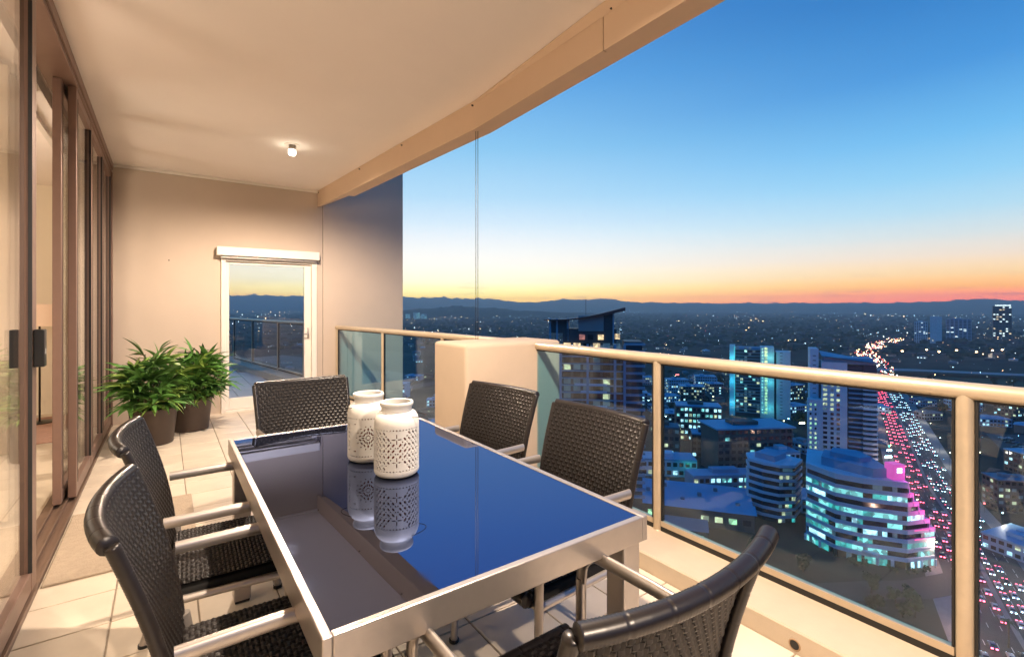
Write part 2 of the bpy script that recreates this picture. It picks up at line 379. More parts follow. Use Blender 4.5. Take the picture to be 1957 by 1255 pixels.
slider(4.36, 5.28, -.565, 'inner sliding glass door slid back beyond the open doorway')
slider(4.47, 5.32, -.502, 'fixed glass door panel directly beyond the open doorway')
slider(5.325, 6.19, -.502, 'fixed glass door panel beside the potted palms, second from the end wall')
slider(6.195, 7.055, -.502, 'fixed glass door panel next to the end wall')

RX0, RX1, RY0, RY1 = -5.0, -.66, -1.6, 8.4
rf = struct('room_floor', MB().box(RX0, RX1, RY0, RY1, -.2, -.004), mat('room_floor_tile', (.66, .57, .45), .25, noise=(3, .05)))
struct('room_ceiling', MB().box(RX0, -.72, RY0, RY1, 2.88, 3.2), M_ceil)
rw = thing('room_wall', 'cream inside walls of the lit living room', 'wall', (-3, 3, 0))
obj('wall_panel', MB().box(RX0-.1, RX0, RY0, RY1, -.2, 2.95), M_roomwall, rw, world=True)
obj('wall_panel', MB().box(RX0, -.72, RY1, RY1+.1, -.2, 2.95), M_roomwall, rw, world=True)
obj('wall_panel', MB().box(RX0, RX1, RY0-.1, RY0, -.2, 2.95), M_roomwall, rw, world=True)
obj('wall_panel', MB().box(-.80, -.721, WY, RY1, -.2, 2.95), M_roomwall, rw, world=True)
tag(obj('rug', MB().bbox(-2.6, -.9, 6.6, 8.1, -.003, .012, .005), mat('pink_rug', (.34, .20, .15), .95, noise=(30, .2), bump=(80, .6, .004))), 'dusty pink rug on the living room floor', 'rug')
tl = thing('floor_lamp', 'floor lamp with a drum shade inside the living room', 'lamp', (-1.19, 7.75, 0))
obj('base', MB().lathe([(0, .0), (.14, .0), (.14, .02), (.02, .03)], 24), M_wire, tl, 40)
obj('stem', MB().tube([(0, 0, .02), (0, 0, 1.2)], .01, 8), M_wire, tl, 40)
obj('lamp_shade', MB().lathe([(.21, 1.13), (.205, 1.38)], 32), M_shade, tl, 40)
for y in (2.2, 5.4):  # unseen pendants, added and hung low to brighten the balcony ceiling
    t = thing('fill_pendant', 'round pendant lamp added in the living room to brighten the balcony ceiling', 'lamp', (-2.1, y, 2.88), group='added living room fill lamps')
    obj('cord', MB().tube([(0, 0, 0), (0, 0, -.72)], .004, 6), M_wire, t)
    obj('diffuser', MB().lathe([(.02, -.70), (.10, -.74), (.14, -.84), (.10, -.94), (0, -.98)], 24), mat('fill_pendant_glow', (.9, .85, .75), .4, emit=((1, .86, .66), 4)), t, 60)
    d = bpy.data.lights.new('fill_light', 'POINT'); d.energy = 75; d.color = (1, .82, .66); d.shadow_soft_size = .45
    l = link(bpy.data.objects.new('fill_light', d)); l.parent = t; l.location = (0, 0, -1.15)
vb = thing('vertical_blind', 'beige vertical blind vanes stacked inside the glass doors', 'blind', (-.85, 4.55, 0))
vane = MB().box(-.06, .06, -.002, .002, .03, 2.84).mesh('vane'); vane.materials.append(M_vane)
for k in range(9):
    o = link(bpy.data.objects.new('vane', vane)); o.parent = vb; o.location = (random.uniform(-.01, .01), -.3+k*.065, 0); o.rotation_euler.z = R(random.uniform(-25, 25))
obj('head_rail', MB().box(-.02, .02, -.9, 1.9, 2.84, 2.878), M_white, vb)

# ------------------------------------------------------------------ kerb, column, balustrade
ROUTE_R = [(2.297, -2.2), (2.297, 2.90)]
ROUTE_L = [(2.36, 3.34), (2.293, 4.49), (2.16, 5.9), (2.0, 7.13)]
kb = struct('kerb', MB(), M_render)
def kerb_mesh(pts):
    m = MB(); prof = [(-.297, -.25), (-.297, .082), (-.290, .089), (-.25, .091), (.10, .076), (.10, -.45)]
    for p in pts:
        for a, z in prof: m.v.append((p[0]+a, p[1], z))
    n = len(prof)
    for i in range(len(pts)-1):
        for j in range(n): a = i*n+j; b = i*n+(j+1) % n; m.face(a, b, b+n, a+n)
    m.face(*range(n)); m.face(*[(len(pts)-1)*n+j for j in range(n)][::-1]); return m
kb.data = kerb_mesh(ROUTE_R + [(2.32, 3.4)] + ROUTE_L[1:]).mesh('kerb', 30); kb.data.materials.append(M_render)
dn = thing('drain_hole', 'small round drain hole at the foot of the kerb', 'drain', (2.0, .90, .03))
obj('hole', MB().tube([(-.0015, 0, 0), (.02, 0, 0)], .017, 14), M_black, dn)
obj('collar', MB().lathe([(.017, 0), (.020, .002), (.023, 0)], 18), mat('drain_collar', (.35, .22, .12), .7), dn, 40).rotation_euler = (0, R(-90), 0)

cl_ = tag(obj('column', MB().bbox(1.665, 2.53, 2.88, 3.36, -.25, 1.09, .028, 4), M_column, None, 40), 'stubby cream rendered column between the two glass balustrades', 'column')

def railing(name, pts, posts, label, zt=1.055, zb=.075, endcap=True, group='glass balustrades', mrail=None, glassmat=None):
    t = thing(name, label, 'balustrade', (pts[0][0], pts[0][1], 0), group=group); mrail = mrail or M_rail
    P3 = [Vector((p[0], p[1], zt)) for p in pts]
    obj('top_rail', MB().tube(P3, .030, 20), mrail, t, 50, world=True)
    for (x, y) in posts:
        p = obj('post', MB().tube([(x, y, zb-.01), (x, y, zt-.012)], .0265, 18), mrail, t, 50, world=True)
        obj('base_flange', MB().lathe([(.026, .0), (.031, .002), (.031, .006), (.026, .010)], 18, (x, y, zb)), mrail, p, 50).matrix_parent_inverse = Matrix.Identity(4)
    for (a, b) in zip(posts[:-1], posts[1:]):
        A = Vector((a[0], a[1], 0)); B = Vector((b[0], b[1], 0)); d = (B-A).normalized(); n = Vector((-d.y, d.x, 0))
        A2 = A+d*.027; B2 = B-d*.027
        def bar(a_, b_, wd, z0, z1):
            return MB().prism([(a_+n*wd).to_2d(), (b_+n*wd).to_2d(), (b_-n*wd).to_2d(), (a_-n*wd).to_2d()], z0, z1)
        obj('glass_panel', bar(A2+d*.004, B2-d*.004, .006, zb+.03, zt-.03), glassmat or G_rail, t, world=True)
        obj('bottom_channel', bar(A2, B2, .014, zb+.034, zb+.062), mrail, t, world=True)
        g = bar(A2, B2, .012, zb+.004, zb+.033)
        h = bar(A2, A2+d*.008, .011, zb+.063, zt-.03); k = len(g.v); g.v += h.v; g.f += [tuple(i+k for i in f) for f in h.f]; g.mi += h.mi
        h = bar(B2-d*.008, B2, .011, zb+.063, zt-.03); k = len(g.v); g.v += h.v; g.f += [tuple(i+k for i in f) for f in h.f]; g.mi += h.mi
        h = bar(A2+d*.009, B2-d*.009, .011, zt-.036, zt-.026); k = len(g.v); g.v += h.v; g.f += [tuple(i+k for i in f) for f in h.f]; g.mi += h.mi
        obj('gasket', g, M_black, t, world=True)
    return t
railing('balustrade', [(2.297, 2.97), (2.297, -2.2)], [(2.297, 2.93), (2.297, 1.774), (2.297, .462), (2.297, -.85), (2.297, -2.16)], 'beige tube and glass balustrade beside the dining table')
railing('balustrade', ROUTE_L, [(2.36, 3.39), (2.297, 4.42), (2.17, 5.75), (2.003, 7.10)], 'beige tube and glass balustrade between the column and the end wall')

for k, (x, y) in enumerate(((2.022, 3.33), (2.034, 3.318))):
    tag(obj('cable', MB().tube([(x, y, 1.085), (x, y, 2.76)], .0022, 6), M_wire), 'thin vertical steel cable from the beam down to the column', 'cable', 'pair of steel cables')

# door mat
tag(obj('door_mat', MB().bbox(-.488, .15, 3.20, 4.18, .0, .012, .005), M_mat), 'beige textured mat in front of the open doorway', 'mat')

# ------------------------------------------------------------------ next terrace seen through the glazed door
tf = struct('terrace_floor', MB().prism([(-3, WY+WT), (2.0, WY+WT), (1.95, 9.4), (1.15, 14.6), (-3, 14.6)], -.3, -.03), M_grout)
tt = MB().bbox(-tpx/2+.004, tpx/2-.004, -.296, .296, -.012, 0, .002, 1).mesh('tile'); tt.materials.append(M_ltile)
for i in range(0, 7):
    for j in range(12):
        x = -.35+(i+.5)*tpx; y = 7.36+(j+.5)*.6
        if x > 1.75-(max(0, y-9.4))*.154: continue
        o = link(bpy.data.objects.new('tile', tt)); o.parent = tf; o.location = (x, y, -.022)
struct('terrace_kerb', MB().prism([(1.74, WY+WT), (1.70, 9.4), (.93, 14.6), (1.3, 14.6), (2.15, 9.4), (2.2, WY+WT)], -.4, .09), M_render)
railing('balustrade', [(2.06, 7.5), (2.03, 9.36), (1.25, 14.3)], [(2.05, 7.6), (2.03, 9.3), (1.83, 10.6), (1.58, 12.2), (1.36, 13.6)], 'glass balustrade of the next terrace beyond the glazed door', group='terrace balustrade', glassmat=G_door)

# ------------------------------------------------------------------ dining table
TX0, TX1, TY0, TY1, TZ = .235, 1.158, .933, 2.597, .735
tb = thing('dining_table', 'black glass dining table with an aluminium frame', 'table', ((TX0+TX1)/2, (TY0+TY1)/2, 0))
def tpart(nm, m, mt, sm=None): return obj(nm, m, mt, tb, sm, world=True)
fw, fh = .020, .072
tpart('frame_rail', MB().bbox(TX0, TX0+fw, TY0, TY1, TZ-fh, TZ, .003), M_alu)
tpart('frame_rail', MB().bbox(TX1-fw, TX1, TY0, TY1, TZ-fh, TZ, .003), M_alu)
tpart('frame_rail', MB().bbox(TX0+fw, TX1-fw, TY0, TY0+fw, TZ-fh, TZ, .003), M_alu)
tpart('frame_rail', MB().bbox(TX0+fw, TX1-fw, TY1-fw, TY1, TZ-fh, TZ, .003), M_alu)
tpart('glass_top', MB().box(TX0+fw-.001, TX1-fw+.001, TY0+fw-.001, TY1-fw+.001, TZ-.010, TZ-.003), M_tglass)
for (x, y) in ((TX0+.05, TY0+.05), (TX1-.05, TY0+.05), (TX0+.05, TY1-.05), (TX1-.05, TY1-.05)):
    lg = tpart('leg', MB().bbox(x-.035, x+.035, y-.035, y+.035, .012, TZ-fh+.01, .006), M_alu)
    obj('foot_pad', MB().bbox(x-.03, x+.03, y-.03, y+.03, .0, .013, .003), M_black, lg, world=False).matrix_parent_inverse = Matrix.Identity(4)

# ------------------------------------------------------------------ lanterns
def lantern(x, y, rot, pattern, label, handle):
    t = thing('lantern', label, 'lantern', (x, y, TZ-.003), rot, 'white pierced lanterns')
    H = .268
    prof = []
    for k in range(7): a = k/6*math.pi/2; prof.append((.062+.020*math.sin(a), .020-.020*math.cos(a)))
    body0 = len(prof)-1
    nz_ = 110
    for k in range(1, nz_+1): prof.append((.082, .020+.165*k/nz_))
    body1 = len(prof)-1
    for k in range(1, 13): a = k/12*math.pi/2; prof.append((.057+.025*math.cos(a), .185+.047*math.sin(a)))
    for k in range(1, 4): prof.append((.057-.002*math.sin(k/3*math.pi/2), .232+.010*k/3))
    prof += [(.0560, .248), (.0610, .256), (.0615, .262), (.060, .267), (.056, .268), (.052, .266), (.051, .22)]
    n = 300; holes = []
    def hole(a, z, ra, rz, rot=0): holes.append((a, z, ra*1.32, rz*1.3, rot))
    r0 = .082
    for zz in (.030, .176):
        for k in range(44): hole(k/44*2*math.pi, zz, .0021, .0021)
    if pattern == 0:
        for q in range(4):
            ac = q*math.pi/2
            for zz in (.062, .144):
                hole(ac, zz+.0105, .0018, .0060); hole(ac, zz-.0105, .0018, .0060); hole(ac-.0105/r0, zz, .0060, .0018); hole(ac+.0105/r0, zz, .0060, .0018)
            for q2 in range(2):
                sg = 1 if q2 else -1
            aq = ac+math.pi/4
            for i in range(-4, 5):
                for j in range(-4, 5):
                    u = (i-j)*.0086; v = (i+j)*.0104
                    if abs(v) > .064 or abs(u) > .0605: continue
                    if (i+j) % 2: hole(aq+u/r0, .103+v, .0022, .0022)
                    else: hole(aq+u/r0, .103+v, .0029, .0052, .7 if (i*j) >= 0 else -.7)
    else:
        for q in range(3):
            ac = q*2*math.pi/3
            for k in range(14):
                a = k/14*2*math.pi
                hole(ac+math.cos(a)*.020/r0, .103+math.sin(a)*.020, .0022, .0052, math.pi/2-a)
                hole(ac+math.cos(a+.22)*.033/r0, .103+math.sin(a+.22)*.033, .0024, .0050, math.pi/2-a-.22)
                hole(ac+math.cos(a)*.045/r0, .103+math.sin(a)*.045, .0022, .0022); hole(ac+math.cos(a)*.0085/r0, .103+math.sin(a)*.0085, .0012, .0022, math.pi/2-a)
            for zz in (.05, .156):
                for d_ in (-.03, .03): hole(ac+math.pi/3+d_/r0, zz, .0045, .0022)
            for k in range(7): hole(ac+math.pi/3, .055+k*.016, .0025, .0040)
    mask = set()
    for (a, z, ra, rz, rt) in holes:
        m_ = max(ra, rz)*1.3
        for i in range(body0, body1):
            zc = (prof[i][1]+prof[i+1][1])/2
            if abs(zc-z) > m_: continue
            jc = a/(2*math.pi)*n; jr = int(m_/r0/(2*math.pi)*n)+2
            for j in range(int(jc)-jr, int(jc)+jr+1):
                u = ((j+.5)/n*2*math.pi-a)*r0; v = zc-z
                uu = u*math.cos(rt)+v*math.sin(rt); vv = -u*math.sin(rt)+v*math.cos(rt)
                if (uu/ra)**2+(vv/rz)**2 < 1: mask.add((i, j % n))
    m = MB()
    for r, z in prof:
        for j in range(n): a = 2*math.pi*j/n; m.v.append((r*math.cos(a), r*math.sin(a), z))
    m.v.append((0, 0, 0)); cix = len(m.v)-1
    for i in range(len(prof)-1):
        for j in range(n):
            if (i, j) in mask: continue
            a = i*n+j; b = i*n+(j+1) % n; m.face(a, b, b+n, a+n)
    for j in range(n): m.face(cix, (j+1) % n, j)
    # hole rims give the wall its thickness
    for (i, j) in mask:
        for (di, dj, p, q) in ((-1, 0, (i, j), (i, j+1)), (1, 0, (i+1, j+1), (i+1, j)), (0, -1, (i+1, j), (i, j)), (0, 1, (i, j+1), (i+1, j+1))):
            if ((i+di), (j+dj) % n) in mask: continue
            pa = [Vector(m.v[p[0]*n+p[1] % n]), Vector(m.v[q[0]*n+q[1] % n])]
            ins = [Vector((v.x*.94, v.y*.94, v.z)) for v in pa]
            m.quad(pa[0], pa[1], ins[1], ins[0])
    obj('body', m, M_ceramic, t, 40)
    obj('lining', MB().lathe([(.0, .012), (.06, .012), (.0755, .022), (.0755, .182), (.066, .212), (.0505, .229), (.0505, .240)], 48), M_lining, t, 50)
    if handle:
        pts = []
        for k in range(25):
            a = math.pi*k/24; pts.append((math.sin(a)*.108, -math.cos(a)*.060, .222-.012*math.sin(a)))
        h = obj('wire_handle', MB().tube(pts, .0013, 6), M_wire, t, 50)
        h.rotation_euler.z = handle-rot
    return t
lantern(.70, 1.72, R(248), 0, 'white ceramic lantern pierced with crosses and diamonds, its wire handle folded down', R(-24))
lantern(.675, 1.955, R(250), 1, 'white ceramic lantern pierced with sunburst rings, half hidden behind the other', R(150))

# ------------------------------------------------------------------ wicker armchairs
def weave(fn, lu, lv, pu, pv, amp, over=1):
    """ribbons woven over a parametric surface fn(u,v)->(pos, normal); lu, lv lengths in metres"""
    m = MB(); nu = int(lu/pu); nv = int(lv/pv)
    def strand(a0, a1, horiz, idx, cnt, other):
        half = .485; segs = other*2
        for k in range(segs+1):
            s_ = k/segs
            ph = 1 if ((int(min(k, segs-1)//2)+ (idx//over)) % 2 == 0) else -1
            x = (k % 2)
            off = amp*ph if x == 1 else 0
            if not horiz: off = -off
            for q, bulge in ((-half, -.35), (0, .25), (half, -.35)):
                tpos = (idx+.5+q)/cnt
                u, v = (s_, tpos) if horiz else (tpos, s_)
                p, nn = fn(u, v)
                sign = 1 if off >= 0 else -1
                yield p+nn*(off+amp*bulge*sign)
    for i in range(nv):
        k = len(m.v); vs = list(strand(0, 1, True, i, nv, nu)); m.v += [tuple(p) for p in vs]
        for a in range(len(vs)//3-1):
            for b in range(2): j = k+a*3+b; m.face(j, j+1, j+4, j+3)
    for i in range(nu):
        k = len(m.v); vs = list(strand(0, 1, False, i, nu, nv)); m.v += [tuple(p) for p in vs]
        for a in range(len(vs)//3-1):
            for b in range(2): j = k+a*3+b; m.face(j, j+1, j+4, j+3)
    return m

def make_chair():
    t = thing('armchair', 'chair', 'chair', (0, 0, 0), group='wicker armchairs around the dining table')
    BW, BT, BB = .52, .905, .40          # back: width, top, bottom
    def back(u, v):
        wv = BW*(.93+.07*v); x = (u-.5)*wv
        bow = .042*(1-(2*u-1)**2)*(0.55+.45*v)
        y = -.205-.115*v-bow-.02*math.sin(v*math.pi)*-1
        return Vector((x, y, BB+(BT-BB)*v-.004*v*(1-(2*u-1)**2)))
    def backn(u, v):
        e = .01; a = back(min(u+e, 1), v)-back(max(u-e, 0), v); b = back(u, min(v+e, 1))-back(u, max(v-e, 0))
        n_ = a.cross(b); n_.normalize(); return back(u, v), n_
    obj('back_weave', weave(backn, .50, .52, .0135, .0175, .0034), M_wicker, t, 35, kind='stuff')
    ug = MB(); gn = 16
    for s_ in (-.0008,):
        for i in range(gn+1):
            for j in range(gn+1): p, nn = backn(.01+.98*i/gn, .01+.98*j/gn); ug.v.append(tuple(p+nn*s_))
        for i in range(gn):
            for j in range(gn): a = i*(gn+1)+j; ug.face(a, a+1, a+gn+2, a+gn+1)
    obj('back_core', ug, M_under, t, 60)
    def wrap(pts, r, nm):
        L = [Vector(p) for p in pts]; out_ = [L[0]]; 
        for a, b in zip(L[:-1], L[1:]):
            k = max(1, int((b-a).length/.0032))
            for q in range(1, k+1): out_.append(a.lerp(b, q/k))
        rr = [r*(1.0+(.03 if i % 2 else -.03)-(.07 if i % 23 == 0 else 0)) for i in range(len(out_))]
        rr[0] *= .8; rr[-1] *= .8
        return obj(nm, MB().tube(out_, rr, 14), M_wrap, t, 70)
    wrap([back(u/14, 1)+Vector((0, -.014, -.004)) for u in range(-0, 15)], .0178, 'top_roll')
    for s_ in (0, 1):
        wrap([back(s_, v/8)+Vector(((s_-.5)*.004, -.009, -.004)) for v in range(0, 9)], .0135, 'side_roll')
    SW, SH = .47, .435
    def seat(u, v):
        x = (u-.5)*SW; y = -.215+.445*v
        z = SH-.010*math.sin(u*math.pi)*math.sin(v*math.pi)
        if v > .93: z -= (v-.93)**2*4.5
        return Vector((x, y, z))
    def seatn(u, v):
        e = .01; a = seat(min(u+e, 1), v)-seat(max(u-e, 0), v); b = seat(u, min(v+e, 1))-seat(u, max(v-e, 0))
        n_ = a.cross(b); n_.normalize(); return seat(u, v), n_
    obj('seat_weave', weave(seatn, .47, .45, .0175, .0135, .0032), M_wicker, t, 35, kind='stuff')
    obj('seat_base', MB().bbox(-SW/2, SW/2, -.215, .228, SH-.058, SH-.013, .012, 3), M_under, t, 40)
    wrap([(-SW/2, .228, SH-.026), (SW/2, .228, SH-.026)], .024, 'seat_roll')
    for s_ in (-1, 1):
        x = s_*.262; c = []
        pa = [(x, -.232, .655), (x, -.05, .658), (x, .13, .655)]
        for k in range(1, 9): a = k/8*math.pi/2; c.append((x, .13+.07*math.sin(a), .585+.07*math.cos(a)))
        arm = obj('armrest', MB().tube(pa+c+[(x, .203, .56)], .0185, 14, flat=.62, up=(s_, 0, 0)), M_alu, t, 45)
        obj('front_leg', MB().tube([(x, .203, .57), (x, .205, .30), (x, .215, .006)], .0165, 14, flat=.85), M_alu, t, 45)
        obj('foot_cap', MB().tube([(x, .215, 0), (x, .215, .012)], .020, 12), M_black, t, 45)
        xr = s_*.245
        obj('rear_leg', MB().tube([(xr, -.214, .47), (xr, -.205, .42), (xr, -.255, .2), (xr, -.315, .006)], .0175, 14), M_alu, t, 45)
        obj('foot_cap', MB().tube([(xr, -.316, 0), (xr, -.316, .012)], .019, 12), M_black, t, 45)
        obj('seat_rail', MB().tube([(xr, -.205, SH-.045), (s_*.262, .203, SH-.045)], .013, 10), M_alu, t, 45)
    obj('cross_bar', MB().tube([(-.262, .2, SH-.05), (.262, .2, SH-.05)], .013, 10), M_alu, t, 45)
    obj('cross_bar', MB().tube([(-.245, -.21, SH-.045), (.245, -.21, SH-.045)], .013, 10), M_alu, t, 45)
    return t
chair0 = make_chair()
CH = [((.25, 1.435), -91, 'black wicker armchair on the doorway side of the table, next to the lone end chair'),
      ((.235, 2.165), -92, 'black wicker armchair on the doorway side of the table, next to the potted palms'),
      ((1.167, 1.472), 91, 'black wicker armchair on the balustrade side of the table, away from the column'),
      ((1.174, 2.15), 98, 'black wicker armchair on the balustrade side of the table, in front of the column'),
      ((.69, 2.79), 183, 'black wicker armchair at the end of the table facing away from the glazed door'),
      ((.714, .82), 0, 'black wicker armchair at the end of the table farthest from the glazed door')]
for i, ((x, y), a, lb) in enumerate(CH):
    c = chair0 if i == 0 else copy_tree(chair0)
    c.location = (x, y, 0); c.rotation_euler.z = R(a); c['label'] = lb

# ------------------------------------------------------------------ potted palms
def leaflet(m, base, d, L, wd, droop, roll):
    d = d.normalized(); side = d.cross(Vector((0, 0, 1)))
    if side.length < .1: side = Vector((1, 0, 0))
    side.normalize(); side = (Matrix.Rotation(roll, 3, d) @ side)
    k = len(m.v); n = 6
    for i in range(n+1):
        s_ = i/n; wv = wd*(.25+1.6*s_*(1-s_)**.6 if s_ < 1 else 0)*(1 if s_ > 0 else .6)
        wv = wd*max(.06, math.sin(math.pi*min(1, .08+.92*s_)**.8))
        c = base+d*(L*s_)+Vector((0, 0, -droop*L*s_*s_))
        up = side.cross(d).normalized()
        m.v += [tuple(c-side*wv*.5+up*wv*.10), tuple(c-up*wv*.04), tuple(c+side*wv*.5+up*wv*.10)]
    for i in range(n):
        for b in range(2): j = k+i*3+b; m.face(j, j+1, j+4, j+3)
FR = []
for v in range(7):
    m = MB(); rng = random.Random(v+40)
    n = rng.choice((5, 6, 7, 7)); st = Vector((0, 0, 0)); end = Vector((0, .16, .05))
    m.tube([st, (0, .08, .035), end], [.0035, .003, .0025], 5)
    for k in range(n):
        a = (k-(n-1)/2)/(n-1)*R(200)+rng.uniform(-.1, .1)
        dd = Vector((math.sin(a), math.cos(a), rng.uniform(-.05, .4)))
        leaflet(m, end, dd, rng.uniform(.15, .25)*(1-.2*abs(a)/1.7), rng.uniform(.030, .046), rng.uniform(.2, .6), rng.uniform(-.5, .5))
    me = m.mesh('frond', 60); me.materials.append(M_leaf if v < 5 else M_leaf2); FR.append(me)
def palm(x, y, label, seed, ht, pr=.215, ph=.37):
    rng = random.Random(seed)
    t = thing('potted_palm', label, 'plant', (x, y, 0), group='potted palms')
    p = obj('pot', MB().lathe([(0, .002), (pr*.80, .002), (pr*.82, .01), (pr*.985, ph-.03), (pr, ph-.026), (pr*1.0, ph), (pr*.955, ph), (pr*.93, ph-.05)], 40), M_pot, t, 40)
    obj('soil', MB().lathe([(pr*.94, ph-.04), (pr*.5, ph-.02), (0, ph-.018)], 24), M_soil, p, 60)
    for c in range(15):
        a = rng.uniform(0, 6.28); r0 = rng.uniform(.02, pr*.7); ln = rng.uniform(.12, .36)*ht; tilt = rng.uniform(.02, .20)
        b0 = Vector((math.cos(a)*r0, math.sin(a)*r0, ph-.03)); dr_ = Vector((math.cos(a)*tilt, math.sin(a)*tilt, 1)).normalized()
        obj('cane', MB().tube([b0, b0+dr_*ln*.5, b0+dr_*ln], [.010, .009, .007], 7), M_cane, t, 50)
        nf = rng.randint(6, 8)
        for k in range(nf):
            f = .05+.95*k/(nf-1); pos = b0+dr_*ln*f
            az = a+rng.uniform(-2.6, 2.6); tl_ = rng.uniform(.0, .6)+.75*(f-.35)
            o = link(bpy.data.objects.new('frond', rng.choice(FR))); o.parent = t; o.location = pos
            s_ = rng.uniform(.85, 1.3)
            o.rotation_euler = (tl_+rng.uniform(-.1, .2), rng.uniform(-.3, .3), az-math.pi/2); o.scale = (s_, s_, s_)
    return t
palm(-.10, 5.98, 'bushy green palm in a brown pot against the sliding glass', 3, 1.05, .20, .355)
palm(.225, 6.42, 'green palm in a brown pot beside the glazed door', 9, 1.08, .205, .35)
#CITY#

# ================================================================== the city below
rg = random.Random(21)
M_ground = mat('city_ground', (.050, .056, .048), 1, noise=(.012, .55), spec=.1)
M_road = mat('asphalt', (.055, .055, .058), .75, noise=(.3, .15))
M_line = mat('road_paint', (.72, .72, .70), .7)
M_path = mat('footpath', (.26, .25, .24), .9, noise=(.4, .12))
M_grass = mat('dark_grass', (.035, .06, .025), 1, noise=(.2, .4))
M_wt = mat('tower_white', (.60, .72, .80), .7, noise=(.15, .06))
M_wtb = mat('tower_blue_grey', (.26, .40, .54), .7, noise=(.15, .08))
M_dk = mat('tower_dark', (.05, .06, .075), .5, noise=(.2, .1))
M_brick = mat('brown_concrete', (.16, .12, .10), .8, noise=(.2, .12))
M_roofm = mat('metal_roof_pale', (.22, .46, .62), .5, noise=(.1, .08))
M_rooft = mat('tile_roof_dark', (.12, .07, .055), .85, noise=(.5, .2), rand=.4)
M_roofg = mat('roof_grey', (.20, .22, .25), .8, noise=(.2, .15), rand=.3)
M_glz = mat('dark_glazing', (.015, .02, .028), .12, spec=.7)
def lit(nm, c, s, vary=True):
    new = nm not in MATS; m = mat(nm, (.3, .3, .3), .4, emit=(c, s))
    if new and vary:            # rooms behind the glass are lit unevenly
        t = m.node_tree; g = t.nodes.new('ShaderNodeNewGeometry'); n = t.nodes.new('ShaderNodeTexVoronoi'); n.inputs['Scale'].default_value = .6
        t.links.new(g.outputs['Position'], n.inputs['Vector']); sp = t.nodes.new('ShaderNodeSeparateColor'); t.links.new(n.outputs['Color'], sp.inputs[0])
        r = t.nodes.new('ShaderNodeMapRange'); t.links.new(sp.outputs[0], r.inputs[0]); r.inputs[1].default_value = .1; r.inputs[2].default_value = .9; r.inputs[3].default_value = s*.35; r.inputs[4].default_value = s*1.5
        t.links.new(r.outputs[0], t.nodes['Principled BSDF'].inputs['Emission Strength'])
    return m
L_warm = lit('window_warm', (1, .74, .36), 1.1); L_cool = lit('window_cool', (.48, 1, .82), .95); L_teal = lit('window_teal', (.10, .80, .62), .6)
L_white = lit('window_white', (.80, 1, .98), 1.6); L_yel = lit('stair_light', (.75, 1, .45), 1.0); L_cyan = lit('fin_cyan_light', (.08, .80, .85), .7, False)
L_dimb = lit('window_dim', (.25, .40, .42), .18)
L_pink = lit('sign_pink', (1, .05, .32), 1.3, False); L_emb = lit('sign_emblem', (1, .78, .92), 3.0, False); L_pinkd = lit('pink_trim_glow', (1, .04, .20), 2.2, False)
S_warm = lit('street_warm', (1, .60, .28), 24, False); S_white = lit('street_white', (.86, 1, 1), 17, False); S_red = lit('light_red', (1, .10, .08), 9, False); S_grn = lit('light_green', (.1, 1, .6), 9, False)
C_head = lit('headlight_glow', (.88, .96, 1), 14, False); C_tail = lit('taillight_glow', (1, .05, .075), 26, False)

struct('ground', MB().prism([(19250*math.cos(q/24*2*math.pi), 19250*math.sin(q/24*2*math.pi)) for q in range(24)], GZ-2, GZ), M_ground)

# hills around the plain
def hill_mesh(r0, r1, tops, az0, az1, na, seed):
    m = MB(); rr = random.Random(seed); ph = [rr.uniform(0, 6.28) for _ in range(8)]
    nr = 10
    for i in range(na+1):
        az = az0+(az1-az0)*i/na
        h = tops[-1][1]
        for (a, ha), (b, hb) in zip(tops[:-1], tops[1:]):
            if a <= az <= b: s_ = (az-a)/(b-a); s_ = s_*s_*(3-2*s_); h = ha+(hb-ha)*s_; break
        if az < tops[0][0]: h = tops[0][1]
        h *= 1+.035*math.sin(az*1.3+ph[0])+.03*math.sin(az*3.1+ph[1])+.02*math.sin(az*7.7+ph[2])+.012*math.sin(az*17+ph[3])
        for j in range(nr+1):
            s_ = j/nr; r = r0+(r1-r0)*s_
            prof = math.sin(math.pi*min(1, s_*1.0))**1.2
            k = 1+.12*math.sin(az*5+s_*9+ph[4])
            m.v.append((math.sin(R(az))*r, math.cos(R(az))*r, GZ-3+max(0, h*prof*(k if .15 < s_ < .45 else 1))))
    for i in range(na):
        for j in range(nr): a = i*(nr+1)+j; m.face(a, a+nr+1, a+nr+2, a+1)
    return m
M_hill = mat('forested_hill', (.030, .042, .034), 1, noise=(.0015, .3), spec=.05)
struct('hills', hill_mesh(11000, 19000, [(-60, 380), (-2, 425), (6, 420), (20, 415), (26, 390), (33, 350), (37, 240), (42, 330), (46, 345), (51, 235), (60, 212), (72, 208), (76, 215), (79, 285), (82, 240), (95, 215), (130, 240)], -60, 130, 380, 5), M_hill, 60)
struct('near_hill', hill_mesh(4600, 7200, [(14, 0), (20, 40), (25, 85), (29, 118), (33, 96), (37, 62), (43, 36), (52, 0)], 14, 52, 110, 8), M_hill, 60)

